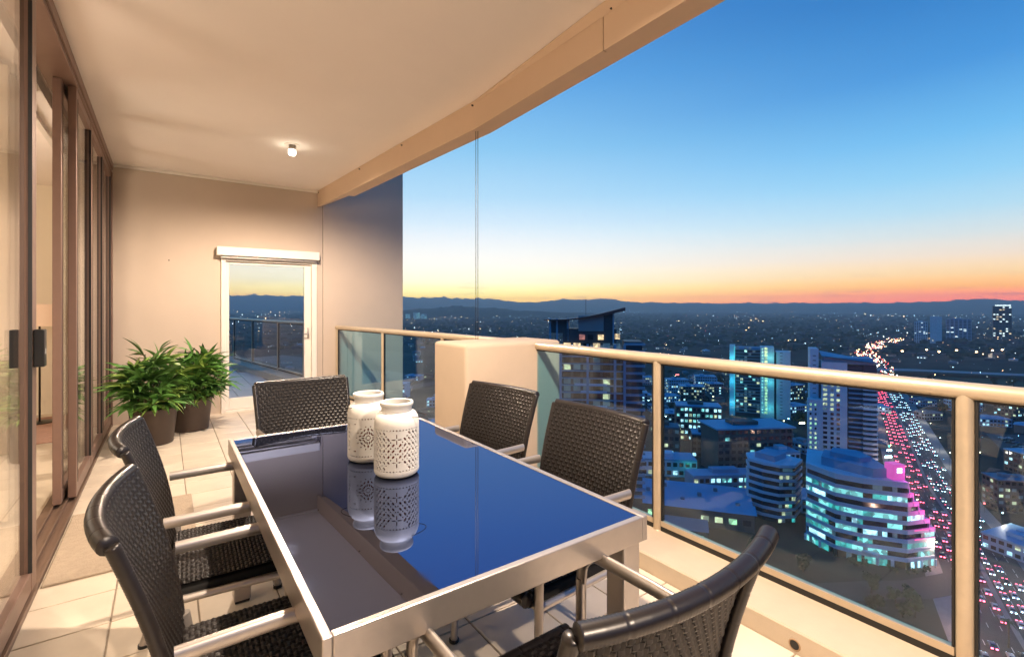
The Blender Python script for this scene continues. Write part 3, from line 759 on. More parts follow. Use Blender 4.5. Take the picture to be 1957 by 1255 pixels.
# ---------------------------------------------------------------- roads
def ribbon(pts, wd, z, off=0.0):
    m = MB(); P = [Vector((p[0], p[1])) for p in pts]
    for i, p in enumerate(P):
        t = (P[min(i+1, len(P)-1)]-P[max(i-1, 0)]).normalized(); n = Vector((-t.y, t.x))
        a = p+n*(off+wd/2); b = p+n*(off-wd/2); m.v += [(a.x, a.y, z), (b.x, b.y, z)]
    for i in range(len(P)-1): m.face(2*i, 2*i+1, 2*i+3, 2*i+2)
    return m
def spline(pts, step=12):
    out_ = []
    P = [Vector(p) for p in pts]; P = [P[0]*2-P[1]] + P + [P[-1]*2-P[-2]]
    for i in range(1, len(P)-2):
        n = max(2, int((P[i+1]-P[i]).length/step))
        for k in range(n):
            t = k/n; a, b, c, d = P[i-1:i+3]
            out_.append(.5*((2*b)+(c-a)*t+(2*a-5*b+4*c-d)*t*t+(3*b-a-3*c+d)*t**3))
    out_.append(P[-2]); return out_
HW = spline([(120, -6), (180, 15), (236, 37), (298, 60), (360, 87), (415, 107), (560, 158), (712, 213), (1000, 318), (1390, 456), (1900, 545)])
HWW = 27.0
struct('road_verge', ribbon(HW[:60], HWW+12, GZ+.10), M_path)
struct('highway', ribbon(HW, HWW, GZ+.2), M_road)
struct('median_strip', ribbon(HW, 1.6, GZ+.35), M_path)
mk = MB()
acc = 0
for lane in (-10.2, -6.9, -3.6, 3.6, 6.9, 10.2):
    d = 0
    for i in range(0, 70):
        a, b = HW[i], HW[i+1]; t = (b-a).normalized(); n = Vector((-t.y, t.x)); L = (b-a).length
        s_ = 0
        while s_+3 < L:
            p = a+t*s_+n*lane; q = p+t*3; w2 = n*.09
            mk.quad((p.x+w2.x, p.y+w2.y, GZ+.206), (p.x-w2.x, p.y-w2.y, GZ+.206), (q.x-w2.x, q.y-w2.y, GZ+.206), (q.x+w2.x, q.y+w2.y, GZ+.206)); s_ += 9
tag(obj('lane_markings', mk, M_line), kind='structure')
ST1 = spline([(140, 100), (200, 79), (230, 60), (262, 48)]); struct('street', ribbon(ST1, 12, GZ+.15), M_road)
ST2 = spline([(262, 48), (300, 8), (330, -40)]); struct('cross_street', ribbon(ST2, 14, GZ+.16), M_road)
ST3 = spline([(430, 380), (566, 409), (715, 467), (900, 520)]); struct('back_street', ribbon(ST3, 14, GZ+.15), M_road)
FW = spline([(860, 330), (952, 275), (1010, 180), (1060, 90), (1120, -40)]); struct('freeway', ribbon(FW, 30, GZ+6.0), mat('pale_freeway', (.30, .31, .32), .8, noise=(.05, .15)))
ST4 = spline([(120, 470), (200, 560), (290, 610), (420, 640)]); struct('avenue', ribbon(ST4, 22, GZ+.15), M_road)
struct('park_lawn', MB().prism([(880, 60), (1010, 160), (930, 260), (800, 190)], GZ+.01, GZ+.12), M_grass)
M_water = mat('lake_water', (.02, .04, .06), .06, spec=.8, bump=(.05, .1, .3))
struct('lake_water', MB().prism([(1380, 270), (1560, 300), (1700, 220), (1690, 90), (1500, 60), (1360, 140)], GZ+.01, GZ+.3), M_water)
struct('car_park', MB().prism([(440, 60), (560, 100), (600, 60), (480, 20)], GZ+.05, GZ+.18), M_road)

# ---------------------------------------------------------------- building helper
UB = MB().box(-.5, .5, -.5, .5, 0, 1).mesh('pane_block')
UBM = {}
def unit(m):
    if m.name not in UBM:
        me = UB.copy(); me.name = 'pane_'+m.name; me.materials.append(m); UBM[m.name] = me
    return UBM[m.name]
def pane(parent, name, x, y, z, wx, wy, h, m, rz=0):
    o = link(bpy.data.objects.new(name, unit(m))); o.parent = parent
    o.location = (x, y, z); o.scale = (wx, wy, h); o.rotation_euler.z = rz; return o
def pick(probs):
    r = rg.random()
    for m, p in probs:
        r -= p
        if r < 0: return m
    return M_glz

# --- nine storey office with ribbon windows and the pink sign
of = thing('office_building', 'white banded office building with teal lit windows and a pink rooftop sign', 'building', (245, 85, GZ))
OX, OY = 245.0, 85.0
def opoly(k, grow=0.0):
    fr_ = 1.0 if k <= 4 else max(.06, 1-(k-4)*.20)
    A, A2, A3, B, C = (238.5, 102.4), (233.4, 88.5), (236.2, 79.3), (244.6, 66.6), (257.5, 61.2)
    C = (B[0]+(C[0]-B[0])*fr_, B[1]+(C[1]-B[1])*fr_)
    D = (C[0]+14, C[1]+17); E_ = (270, 92); F_ = (262, 112)
    p = [A, A2, A3, B, C, D, E_, F_]
    cx, cy_ = 251, 86
    return [((x-cx)*(1+grow)+cx-OX, (y-cy_)*(1+grow)+cy_-OY) for x, y in p]
FH = 3.75
obj('core', MB().prism(opoly(9, -.035), 0, FH*9+.2), M_glz, of)
for k in range(1, 10):
    pk = opoly(k)
    pz = k*FH
    obj('floor_band', MB().prism(pk, pz-.95, pz+.75), M_wt, of)
    if k < 9: obj('storey_glazing', MB().prism([(x*.97, y*.97) for x, y in opoly(k+1)], pz+.75, pz+FH-.95), M_glz, of)
obj('ground_glazing', MB().prism([(x*.955, y*.955) for x, y in opoly(1)], 0, FH-.95), M_glz, of)
for k in range(0, 9):
    pk = opoly(k+1, -.006)
    lp = {0: .55, 1: .55, 2: .85, 3: .7, 4: .35, 5: .78, 6: .35, 7: .72, 8: .03}[k]
    for e_ in range(4):
        a, b = Vector(pk[e_]), Vector(pk[e_+1]); L = (b-a).length
        if L < 2: continue
        n = max(1, int(L/1.6)); t = (b-a)/L; rz = math.atan2(t.y, t.x)
        run = 0
        for i in range(n):
            c = a+t*(L*(i+.5)/n)
            if run <= 0: run = rg.randint(1, 6); on_ = rg.random() < lp; base_ = pick([(L_cool, .5), (L_teal, .35), (L_white, .15)])
            run -= 1
            m = (base_ if rg.random() < .75 else rg.choice((L_cool, L_teal, L_white, L_dimb))) if on_ else (L_dimb if rg.random() < .12 else M_glz)
            if m is M_glz: continue
            pane(of, 'window_pane', c.x, c.y, k*FH+(.8 if k else .1), L/n*.97, .15, FH-1.75 if k else FH-1.1, m, rz)
for e_ in range(4):
    pk = opoly(1); a, b = Vector(pk[e_]), Vector(pk[e_+1]); n = max(1, int((b-a).length/5))
    for i in range(n+1):
        c = a+(b-a)*(i/n); obj('pillar', MB().box(c.x-.5, c.x+.5, c.y-.5, c.y+.5, 0, FH-.9), M_wt, of)
# pink lit terraces stepping down on one side
for k in range(5, 10):
    p0, p1 = opoly(k), opoly(k-1)
    c0, c1 = Vector(p0[4]), Vector(p1[4])
    if (c1-c0).length > .5:
        t = (c1-c0).normalized(); n = Vector((t.y, -t.x))
        for w_ in (0, 1):
            q = (c0+c1)/2+n*.12
            pane(of, 'light_strip' if w_ else 'terrace_trim', q.x, q.y, (k-1)*FH+(.45 if w_ else -.9), (c1-c0).length, .25, .45 if w_ else 1.3, L_pinkd if w_ else M_wt, math.atan2(t.y, t.x))
        d_ = Vector((14, 17)).normalized(); q = c0+d_*2.0
        pane(of, 'terrace_wall', q.x, q.y, (k-1)*FH+.9, 4.2, .3, FH-1.2, M_wt, math.atan2(d_.y, d_.x))
        pl_ = bpy.data.lights.new('terrace_light', 'POINT'); pl_.energy = 1200; pl_.color = (1, .03, .20); pl_.shadow_soft_size = .4
        l = link(bpy.data.objects.new('terrace_light', pl_)); l.parent = of; q = (c0+c1)/2+n*3.0; l.location = (q.x, q.y, (k-1)*FH+1.2)
for k in range(1, 5):
    p0 = opoly(k); a, b = Vector(p0[3]), Vector(p0[4]); t = (b-a).normalized(); q = a+(b-a)*.62+Vector((t.y, -t.x))*.1
    pane(of, 'terrace_trim', q.x, q.y, k*FH+.2, (b-a).length*.75, .25, .4, L_pinkd if k > 2 else M_wt, math.atan2(t.y, t.x))  # upper trims glow pink in place of floodlight washing over them
rp = opoly(9, -.12); obj('roof_parapet', MB().prism(opoly(9), FH*9+.7, FH*9+1.4), M_wt, of)
obj('plant_room', MB().prism([(-5, -8), (1, -12), (14, 0), (9, 16), (-4, 12)], FH*9+1.4, FH*9+5.2), M_wtb, of)
obj('plant_room', MB().prism([(0, -2), (6, -4), (12, 4), (8, 12), (0, 10)], FH*9+5.2, FH*9+7.2), M_wtb, of)
sg = obj('roof_sign', MB().bbox(-2.6, 2.6, -2.4, 2.4, 0, 6.4, .3, 1), L_pink, of); sg.location = (1.5, -13.5, FH*9+1.4); sg.rotation_euler.z = R(-33)
em = MB()
for a in (45, 135, 225, 315):
    ca_, sa_ = math.cos(R(a)), math.sin(R(a)); cx_, cz_ = ca_*.75, 4.0+sa_*.75
    ring = [(cx_+math.cos(q/8*6.283)*.72, -2.46, cz_+math.sin(q/8*6.283)*.62) for q in range(8)]
    k = len(em.v); em.v += ring; em.face(*range(k, k+8))
obj('emblem', em, L_emb, sg)
pl_ = bpy.data.lights.new('sign_light', 'POINT'); pl_.energy = 2600; pl_.color = (1, .05, .28); pl_.shadow_soft_size = 1.5
l = link(bpy.data.objects.new('sign_light', pl_)); l.parent = of; l.location = (3, -18, FH*9+5)
obj('entrance_canopy', MB().box(-9.6, -7.0, -11, -5.5, 4.6, 5.4), mat('canopy_white', (.7, .72, .74), .5), of)

# --- banded neighbour
nb = thing('terraced_office', 'white striped office block with rounded stepped storeys beside the pink sign building', 'building', (252, 121, GZ))
for k in range(1, 9):
    g = 1-.028*k
    poly = [(-11*g, 11), (-11.5*g, 3), (-9*g, -4), (-1, -8.5), (12, -6), (14, 12), (0, 17)]
    obj('floor_band', MB().prism(poly, k*3.5-.6, k*3.5+.75), M_wt, nb)
    obj('storey_glazing', MB().prism([(x*.95, y*.95) for x, y in poly], k*3.5-2.75, k*3.5-.6), M_glz, nb)
    for i in range(5):
        m = pick([(L_warm, .10), (L_dimb, .35), (L_teal, .08)])
        if m is not M_glz:
            a, b = Vector(poly[2]), Vector(poly[3]); c = a+(b-a)*((i+.5)/5); c *= .985; t = (b-a).normalized()
            pane(nb, 'window_pane', c.x, c.y, k*3.5-2.5, 1.7, .12, 1.7, m, math.atan2(t.y, t.x))
obj('plant_room', MB().box(-4, 8, 0, 10, 28.7, 31.5), M_wtb, nb)

# --- tower behind the office
mt = thing('apartment_tower', 'pale apartment tower with a column of yellow windows and curved balconies', 'building', (356, 131, GZ), R(-62.0)); mt.scale = (.86, .9, 1)
H = 79.0
obj('main_slab', MB().box(-14, 2, -8, 10, 0, H-8), M_wt, mt)
obj('side_slab', MB().box(-21, -15.5, -4, 12, 0, H), M_wt, mt)
obj('link_block', MB().box(-15.5, -14, -5, 8, 0, H-12), M_dk, mt)
obj('podium_wing', MB().box(-23, -13.8, -12.5, -4.2, 0, 47), M_wt, mt)
obj('recess', MB().box(2, 12, -5, 10, 0, H-10), M_dk, mt)
obj('balcony_core', MB().box(12, 20, -6.5, 10, 0, H-9), M_dk, mt)
obj('roof_block', MB().box(-12, 18, -6, 9, H-9, H-5), M_wtb, mt)
obj('roof_canopy', MB().quad((-14, -10, H-4), (20.5, -9, H-7.5), (20.5, 10, H-7.5), (-14, 10, H-2)).quad((-14, -10, H-4.5), (-14, 10, H-2.5), (20.5, 10, H-8), (20.5, -9, H-8)), M_wtb, mt)
for k in range(23):
    z = 3+k*3.05
    if z > H-12: break
    bal = [(11.5, -8.5), (17, -9.4), (20.5, -7.8), (21.2, -2), (21, 8), (12, 8)]
    obj('balcony', MB().prism(bal, z-.5, z+.75), M_wt, mt)
    obj('balcony', MB().box(3, 11.4, -7.6, -5, z-.3, z+.6), M_wtb, mt)
    for j, x in enumerate((-11.8, -7.4, -3.6)):
        hi = z > 38
        m = pick([(L_warm, (.85, .55, .45)[j] if hi else .08), (L_dimb, .15)])
        pane(mt, 'window', x, -8.02, z+.5, 2.6 if j == 0 else 2.0, .12, 1.7, m)
    if z < 45:
        for j in range(2): pane(mt, 'window', -21.5+j*3.2, -12.52, z+.5, 1.2, .12, 1.4, pick([(L_yel, .5), (L_warm, .3)]))
for k in range(24): pane(mt, 'window_slot', -18.2, -4.03, 4+k*3.05, 2.2, .08, .5, M_dk)

# --- far tower with the lit stair
lt = thing('lit_stair_tower', 'apartment tower with a bright yellow lit stairwell and cyan lit fin', 'building', (466, 242, GZ), R(-61.0)); lt.scale = (.9, .9, 1)
H = 69.0
obj('fin', MB().box(-29, -23.5, -3, 10, 0, H), M_wt, lt)
obj('fin_light', MB().box(-24.2, -23.45, -3.3, -2.9, 8, H-1), L_cyan, lt)
def wash(parent, x, y, z, e_, col):
    d = bpy.data.lights.new('facade_light', 'POINT'); d.energy = e_; d.color = col; d.shadow_soft_size = .6
    l = link(bpy.data.objects.new('facade_light', d)); l.parent = parent; l.location = (x, y, z)
for z in (12, 34, 56): wash(lt, -26.2, -8.5, z, 1300, (.10, .85, 1))
obj('body', MB().box(-23.5, 1, 0, 16, 0, H-4), M_dk, lt)
obj('stair_core', MB().box(1, 14, -2, 16, 0, H-1), M_wt, lt)
obj('slot', MB().box(14, 16.2, 2, 14, 0, H-6), M_dk, lt)
obj('side_slab', MB().box(16.2, 29, -3, 14, 0, H-5), M_wt, lt)
obj('roof_slab', MB().box(-22, 12, 2, 14, H-4, H-2), M_wtb, lt)
for k in range(21):
    z = 4+k*3.05
    obj('floor_slab', MB().box(-23.4, .9, -1.6, 0, z-.35, z), M_wtb, lt)
    pane(lt, 'stair_window', 6.4, -2.1, z+.2, 2.6, .15, 2.3, L_yel); pane(lt, 'stair_window', 3.0, -2.1, z+.2, 1.6, .15, 1.6, L_cool)
    for j in range(6):
        m = pick([(L_cool, .12), (L_warm, .06), (L_dimb, .25)])
        if m is not M_glz: pane(lt, 'window', -21+j*4.0, -.06, z+.4, 2.6, .1, 1.9, m)
    pane(lt, 'window_slot', 20.5, -3.05, z+.6, 2.4, .08, .5, M_dk)
for z in (10, 34, 58): wash(lt, 10.5, -7.5, z, 1000, (.25, 1, .85))

# --- tower with the sweeping roof
ct = thing('curved_roof_tower', 'apartment tower with a dark upswept curved roof', 'building', (150, 150, GZ), R(-44.5))
ZT = 1.35-GZ
obj('body', MB().box(-13, 13, 0, 18, 0, ZT-18), M_dk, ct)
obj('penthouse', MB().box(-13, 10, 1, 14, ZT-16.5, ZT-9.5), M_dk, ct)
obj('penthouse_wall', MB().box(-6.2, 4.6, .4, 10, ZT-10.5, ZT-3.8), mat('penthouse_grey', (.36, .33, .34), .7), ct)
obj('penthouse_wall', MB().box(4.6, 8.4, .9, 10, ZT-10.5, ZT-3), M_dk, ct)
obj('penthouse_wall', MB().box(8.4, 9.0, .3, 10, ZT-16, ZT-2.5), M_wtb, ct)
obj('penthouse_wall', MB().box(-18.5, -10.5, 1.6, 10, ZT-11.5, ZT-5.5), M_dk, ct)
for x in (-18.5, -15.5, -10.8): obj('column', MB().box(x-.4, x+.4, 1, 1.8, ZT-15, ZT-5), M_wtb, ct)
roof = MB(); nrf = 16
for i in range(nrf+1):
    s_ = i/nrf; x = -21+34.5*s_; z = ZT-5.4+5.2*(max(0, s_-.22)/.78)**1.5 if s_ < .74 else ZT-5.4+5.2*(.52/.78)**1.5+(s_-.74)*9.0
    z = min(z, ZT-.2)
    th = .5+1.4*max(0, s_-.3)
    roof.v += [(x, -3.5, z), (x, 13, z), (x, 13, z-th), (x, -2.5, z-th)]
for i in range(nrf):
    for j in range(4): a = 4*i+j; b = 4*i+(j+1) % 4; roof.face(a, b, b+4, a+4)
roof.face(0, 1, 2, 3); roof.face(*[4*nrf+j for j in (3, 2, 1, 0)])
rfo = obj('roof', roof, mat('roof_sheet_dark', (.10, .10, .12), .5), ct)
obj('mast', MB().tube([(-3, 6, ZT-4), (-3, 6, ZT+4.0)], .08, 5), M_dk, rfo)
for k in range(22):
    z = ZT-18.2-k*3.1
    obj('floor_slab', MB().box(-14.2, 13.6, -2.2, .1, z-.25, z+.12), M_wtb, ct)
    if k in (0, 5, 6, 8): obj('balcony_front', MB().box(-6+rg.uniform(-2, 1), 6, -2.4, -2.25, z, z+1.0), M_wt, ct)
    for j in range(6):
        x = -11+j*4.2
        m = pick([(L_warm, .09 if k else .5), (L_cool, .025), (L_dimb, .3)])
        pane(ct, 'window', x, -.06, z+.35, 3.0, .14, 2.2, m)
for x in (-13.8, -2.2, 9.3, 13.3): obj('pier', MB().box(x-.5, x+.5, -2.5, .1, 0, ZT-16), M_wtb, ct)
obj('side_wing', MB().box(13.6, 21, 2, 16, 0, ZT-15), M_dk, ct)
for k in range(22): obj('balcony', MB().box(13.4, 22, .2, 2.4, ZT-16.5-k*3.1, ZT-15.6-k*3.1), M_wtb, ct)
for j, x in enumerate((-4.6, -1, 3.4)): pane(ct, 'penthouse_window', x, .3, ZT-14.2, 2.4, .2, 2.2, (lit('window_orange', (1, .35, .18), .5), M_glz, L_warm)[j])
pane(ct, 'penthouse_window', 10.4, .8, ZT-13.8, 2.2, .2, 2.2, L_warm)

# --- brown slab building and other mid-rise blocks
def block(name, label, x, y, rz, wd, dp, h, mw, mr, fl, cols, probs, group=None, over=0):
    t = thing(name, label, 'building', (x, y, GZ), R(rz), group)
    obj('wall', MB().box(-wd/2, wd/2, -dp/2, dp/2, 0, h), mw, t)
    obj('roof', MB().box(-wd/2-over, wd/2+over, -dp/2-over, dp/2+over, h+.003, h+.9), mr, t)
    obj('roof_plant', MB().box(-wd*.22, wd*.12, -dp*.2, dp*.25, h+.9, h+3.2), mw, t)
    fh_ = h/fl
    for k in range(fl):
        for j in range(cols):
            m = pick(probs)
            pane(t, 'window', -wd/2+(j+.5)*wd/cols, -dp/2-.02, k*fh_+fh_*.28, wd/cols*.66, .1, fh_*.5, m)
    return t
PB = [(L_white, .10), (L_cool, .05), (L_warm, .10), (L_dimb, .2)]
bb_ = block('brown_office', 'long brown concrete office block with a wide flat roof', 310, 170, -30, 50, 22, 29, M_brick, M_roofm, 7, 12, [(L_cool, .04), (L_warm, .03)], over=1.5)
block('lit_office', 'mid-rise office with bright white windows under a pale roof', 350, 232, -50, 34, 18, 27, M_brick, M_roofm, 6, 11, [(L_white, .42), (L_cool, .18), (L_warm, .1)])
block('tin_roof_shop', 'low building with a flat blue grey roof beside the lit office', 296, 222, -50, 18, 14, 20, M_brick, M_roofg, 4, 5, PB)
block('small_office', 'dark small office block beside the brown office', 314, 203, -52, 17, 14, 16, M_dk, M_roofm, 4, 5, [(L_white, .3)])
block('white_cabin_block', 'small white block between the striped office and the brown office', 312, 148, -30, 16, 12, 17, M_wt, M_roofm, 4, 5, [(L_white, .2)])
block('pale_arcade', 'low pale arcade with a glowing shopfront behind the blue warehouse', 268, 158, -32, 46, 12, 9, M_wtb, M_roofm, 2, 14, [(L_white, .35), (L_cool, .25), (L_warm, .1)])
block('gable_hall', 'low hall with a pale hip roof beside the arcade', 262, 196, -42, 34, 16, 10, M_wt, M_roofm, 2, 9, [(L_white, .12), (L_warm, .08)])
wh = thing('warehouse', 'wide warehouse with a pale blue sheet roof below the arcade', 'building', (220, 154, GZ), R(-53))
obj('wall', MB().box(-31, 31, -17, 17, 0, 8.5), M_brick, wh)
rf_ = MB()
for i in range(3):
    y0 = -18+i*12; rf_.quad((-32, y0, 8.6), (32, y0, 8.6), (32, y0+6, 11), (-32, y0+6, 11)).quad((-32, y0+6, 11), (32, y0+6, 11), (32, y0+12, 8.6), (-32, y0+12, 8.6))
    rf_.tri((-32, y0, 8.6), (-32, y0+6, 11), (-32, y0+12, 8.6)).tri((32, y0, 8.6), (32, y0+12, 8.6), (32, y0+6, 11))
obj('roof', rf_, M_roofm, wh)
for i in range(7): obj('roof_vent', MB().bbox(-1, 1, -1, 1, 0, 1.6, .2, 1), M_roofg, wh).location = (-26+i*8.4, -12+(i % 3)*9, 9.8)
for i in range(10):
    if rg.random() < .5: pane(wh, 'window', -28+i*6.2, -17.06, 3, 3.5, .1, 2.6, pick([(L_warm, .5), (L_yel, .4)]))
for (x, y, rz, a) in ((196, 136, -53, 'small'), (178, 142, -50, 'dim')):
    t = thing('gabled_shop', 'low gabled shop with %s lit windows below the warehouse' % ('two warm' if a == 'small' else 'a few'), 'building', (x, y, GZ), R(rz))
    obj('wall', MB().box(-9, 9, -6, 6, 0, 6), M_brick, t)
    obj('roof', MB().quad((-9.6, -6.6, 5.9), (9.6, -6.6, 5.9), (9.6, 0, 9), (-9.6, 0, 9)).quad((-9.6, 0, 9), (9.6, 0, 9), (9.6, 6.6, 5.9), (-9.6, 6.6, 5.9)).tri((-9, -6, 6), (-9, 0, 8.8), (-9, 6, 6)).tri((9, -6, 6), (9, 6, 6), (9, 0, 8.8)), M_roofg, t)
    for i in range(4): pane(t, 'window', -6.5+i*4.3, -6.05, 1.6, 2.2, .1, 2.4, pick([(L_warm, .35), (L_yel, .25)]))

# far landmark towers
for (x, y, wd, h, lb, mw, pr) in ((1816, 463, 30, 62, 'twin white tower blocks in the distant suburbs', M_wt, [(L_white, .12)]), (2056, 430, 60, 66, 'broad pale tower in the distance left of the dark tower', M_wtb, [(L_white, .08)]),
                                  (2239, 361, 44, 108, 'tall dark distant tower with a bright lit crown', M_dk, [(L_white, .22), (L_warm, .1)])):
    t = block('distant_tower', lb, x, y, -78, wd, wd*.6, h, mw, mw, 14, 6, pr)
    if h > 100: obj('crown_light', MB().box(-wd*.35, wd*.45, -wd*.32, wd*.3, h+1, h+5), L_white, t)
    if h < 64: obj('second_slab', MB().box(20, 46, -6, 12, 0, 78), M_wt, t)
for i, a in enumerate((20.6, 21.8, 23.4, 24.4, 25.2)):
    d = 4400; block('hospital_block', 'pale lit block of the distant hospital under the low hill', math.sin(R(a))*d, math.cos(R(a))*d, -a, 42+14*(i > 2), 30, 40+14*(i % 2), M_wt, M_wt, 6, 6, [(L_cool, .5)], 'distant hospital blocks')

# ---------------------------------------------------------------- trees
def tree_meshes(seed, hh, rad):
    rr = random.Random(seed); tr = MB(); cr = MB()
    tr.tube([(0, 0, 0), (.1, .05, hh*.3), (0, .1, hh*.62)], [.32, .24, .10], 7)
    cl = []
    for k in range(9):
        a = rr.uniform(0, 6.28); r_ = rad*rr.uniform(.15, .72); z = hh*rr.uniform(.42, .86)
        c = Vector((math.cos(a)*r_, math.sin(a)*r_, z)); cl.append((c, rad*rr.uniform(.28, .5)))
        tr.tube([(0, .05, hh*.36), c*.6+Vector((0, 0, hh*.2)), c], [.14, .09, .04], 5)
    for c, r_ in cl:
        for k in range(46):
            d = Vector((rr.gauss(0, 1), rr.gauss(0, 1), rr.gauss(0, .8))).normalized(); p = c+d*r_*rr.uniform(.55, 1.08)
            u = d.cross(Vector((rr.gauss(0, 1), rr.gauss(0, 1), rr.gauss(0, 1)))).normalized(); v = (d*.5+u.cross(d)).normalized(); s_ = rr.uniform(.25, .62)
            cr.quad(p-u*s_-v*s_*.7, p+u*s_-v*s_*.7, p+u*s_*.6+v*s_, p-u*s_*.6+v*s_)
    a = tr.mesh('trunk', 60); a.materials.append(mat('bark', (.06, .045, .03), .9))
    b = cr.mesh('crown'); b.materials.append(mat('tree_foliage', (.045, .075, .030), .8, noise=(.6, .4), rand=.35)); return a, b
TM = [tree_meshes(60+i, h, r) for i, (h, r) in enumerate(((9, 4.0), (7, 3.4), (12, 4.6), (6, 3.6)))]
def tree(x, y, s_, label, group, z=GZ):
    t = thing('street_tree', label, 'tree', (x, y, z), rg.uniform(0, 6.28), group); t.scale = (s_, s_, s_)
    ti_ = rg.randrange(4); a, b = TM[ti_]; t['label'] = label.replace('tree', ('broad tree', 'round tree', 'tall tree', 'squat tree')[ti_])
    o = link(bpy.data.objects.new('trunk', a)); o.parent = t; o = link(bpy.data.objects.new('crown', b)); o.parent = t
    return t
def hw_dist(x, y): return min((Vector((x, y))-p).length for p in HW[::2])
OCC = [(245, 85, 30), (252, 121, 20), (362, 131, 30), (470, 245, 40), (150, 150, 32), (310, 170, 34), (350, 232, 26), (220, 154, 40), (268, 158, 26), (262, 196, 24), (296, 222, 17), (314, 203, 17), (312, 148, 14), (196, 136, 14), (178, 142, 14), (520, 60, 60), (230, 60, 12), (205, 78, 12)]
def free(x, y, r=4): return all((x-a)**2+(y-b)**2 > (c+r)**2 for a, b, c in OCC) and hw_dist(x, y) > HWW/2+7
n = 0
while n < 46:
    x, y = rg.uniform(170, 330), rg.uniform(20, 200)
    if free(x, y, 0) and y < x*.9: tree(x, y, rg.uniform(.5, 1.0), 'small dark tree growing among the office buildings', 'trees among the offices'); n += 1
for k in range(16):
    q = Vector(opoly(1)[1+k % 3])+Vector((OX, OY)); q2 = Vector(opoly(1)[2+k % 3])+Vector((OX, OY)); s_ = rg.random()
    c = q+(q2-q)*s_+Vector((-4.5, -2.0))
    tree(c.x, c.y, rg.uniform(.22, .34), 'small round shrub planted along the pink sign building', 'shrubs along the office front')
n = 0
while n < 90:
    a = R(rg.uniform(30, 84)); d = rg.uniform(400, 1000); x, y = math.sin(a)*d, math.cos(a)*d
    if free(x, y, 0): tree(x, y, rg.uniform(.9, 1.6), 'dark leafy tree among the suburban houses', 'trees among the houses'); n += 1
pt = thing('palm_tree', 'palm tree on the footpath beside the highway', 'tree', (214, 33, GZ)); 
pc = MB()
obj('trunk', MB().tube([(0, 0, 0), (.2, 0, 4), (.1, .1, 8)], [.28, .2, .16], 8), mat('bark', (.06, .045, .03), .9), pt, 60)
for k in range(16):
    a = k/16*6.28+rg.uniform(-.1, .1); leaflet(pc, Vector((.1, .1, 8)), Vector((math.cos(a), math.sin(a), rg.uniform(.1, .9))), rg.uniform(2.4, 3.2), .55, rg.uniform(.4, .9), 0)
obj('crown', pc, mat('tree_foliage', (.045, .075, .030), .8), pt, 60)

# ---------------------------------------------------------------- houses
def house_mesh(seed):
    rr = random.Random(seed); m = MB(); wx, wy, h = rr.uniform(5, 8), rr.uniform(4, 6), rr.choice((3, 3, 6)); rh = rr.uniform(1.6, 2.4)
    m.box(-wx, wx, -wy, wy, 0, h); m.cur = 1
    e = .6; r_ = wx-wy if wx > wy else .3
    A, B, C, D = (-wx-e, -wy-e, h), (wx+e, -wy-e, h), (wx+e, wy+e, h), (-wx-e, wy+e, h); P, Q = (-r_, 0, h+rh), (r_, 0, h+rh)
    m.quad(A, B, Q, P).quad(C, D, P, Q).tri(B, C, Q).tri(D, A, P); m.cur = 2
    for i in range(3):
        if rr.random() < .55: x = -wx*.7+i*wx*.7; m.quad((x-.9, -wy-.03, 1), (x+.9, -wy-.03, 1), (x+.9, -wy-.03, 2.3), (x-.9, -wy-.03, 2.3))
    HST.append(h); me = m.mesh('house'); me.materials.append(mat('house_wall', (.30, .28, .26), .85, rand=.4)); me.materials.append([M_rooft, M_roofg, M_roofm][seed % 3]); me.materials.append([L_warm, L_white, L_warm][seed % 3]); return me
HST = []
HM = [house_mesh(i) for i in range(9)]
n = 0
while n < 200:
    a = R(rg.uniform(8, 86)); d = 380*math.exp(rg.random()*1.35); x, y = math.sin(a)*d, math.cos(a)*d
    if not free(x, y, 8): continue
    o = link(bpy.data.objects.new('house', rg.choice(HM))); o.location = (x, y, GZ); o.rotation_euler.z = -a+rg.choice((0, 1.57))+rg.uniform(-.3, .3); n += 1
    s_ = rg.uniform(.9, 1.5); o.scale = (s_, s_, s_)
    hi_ = HM.index(o.data); tag(o, '%s suburban house with a %s hip roof among dark trees' % ('two storey' if HST[hi_] > 4 else 'single storey', ('dark tiled', 'flat grey', 'pale metal')[hi_ % 3]), 'house', 'suburban houses'); OCC.append((x, y, 7))

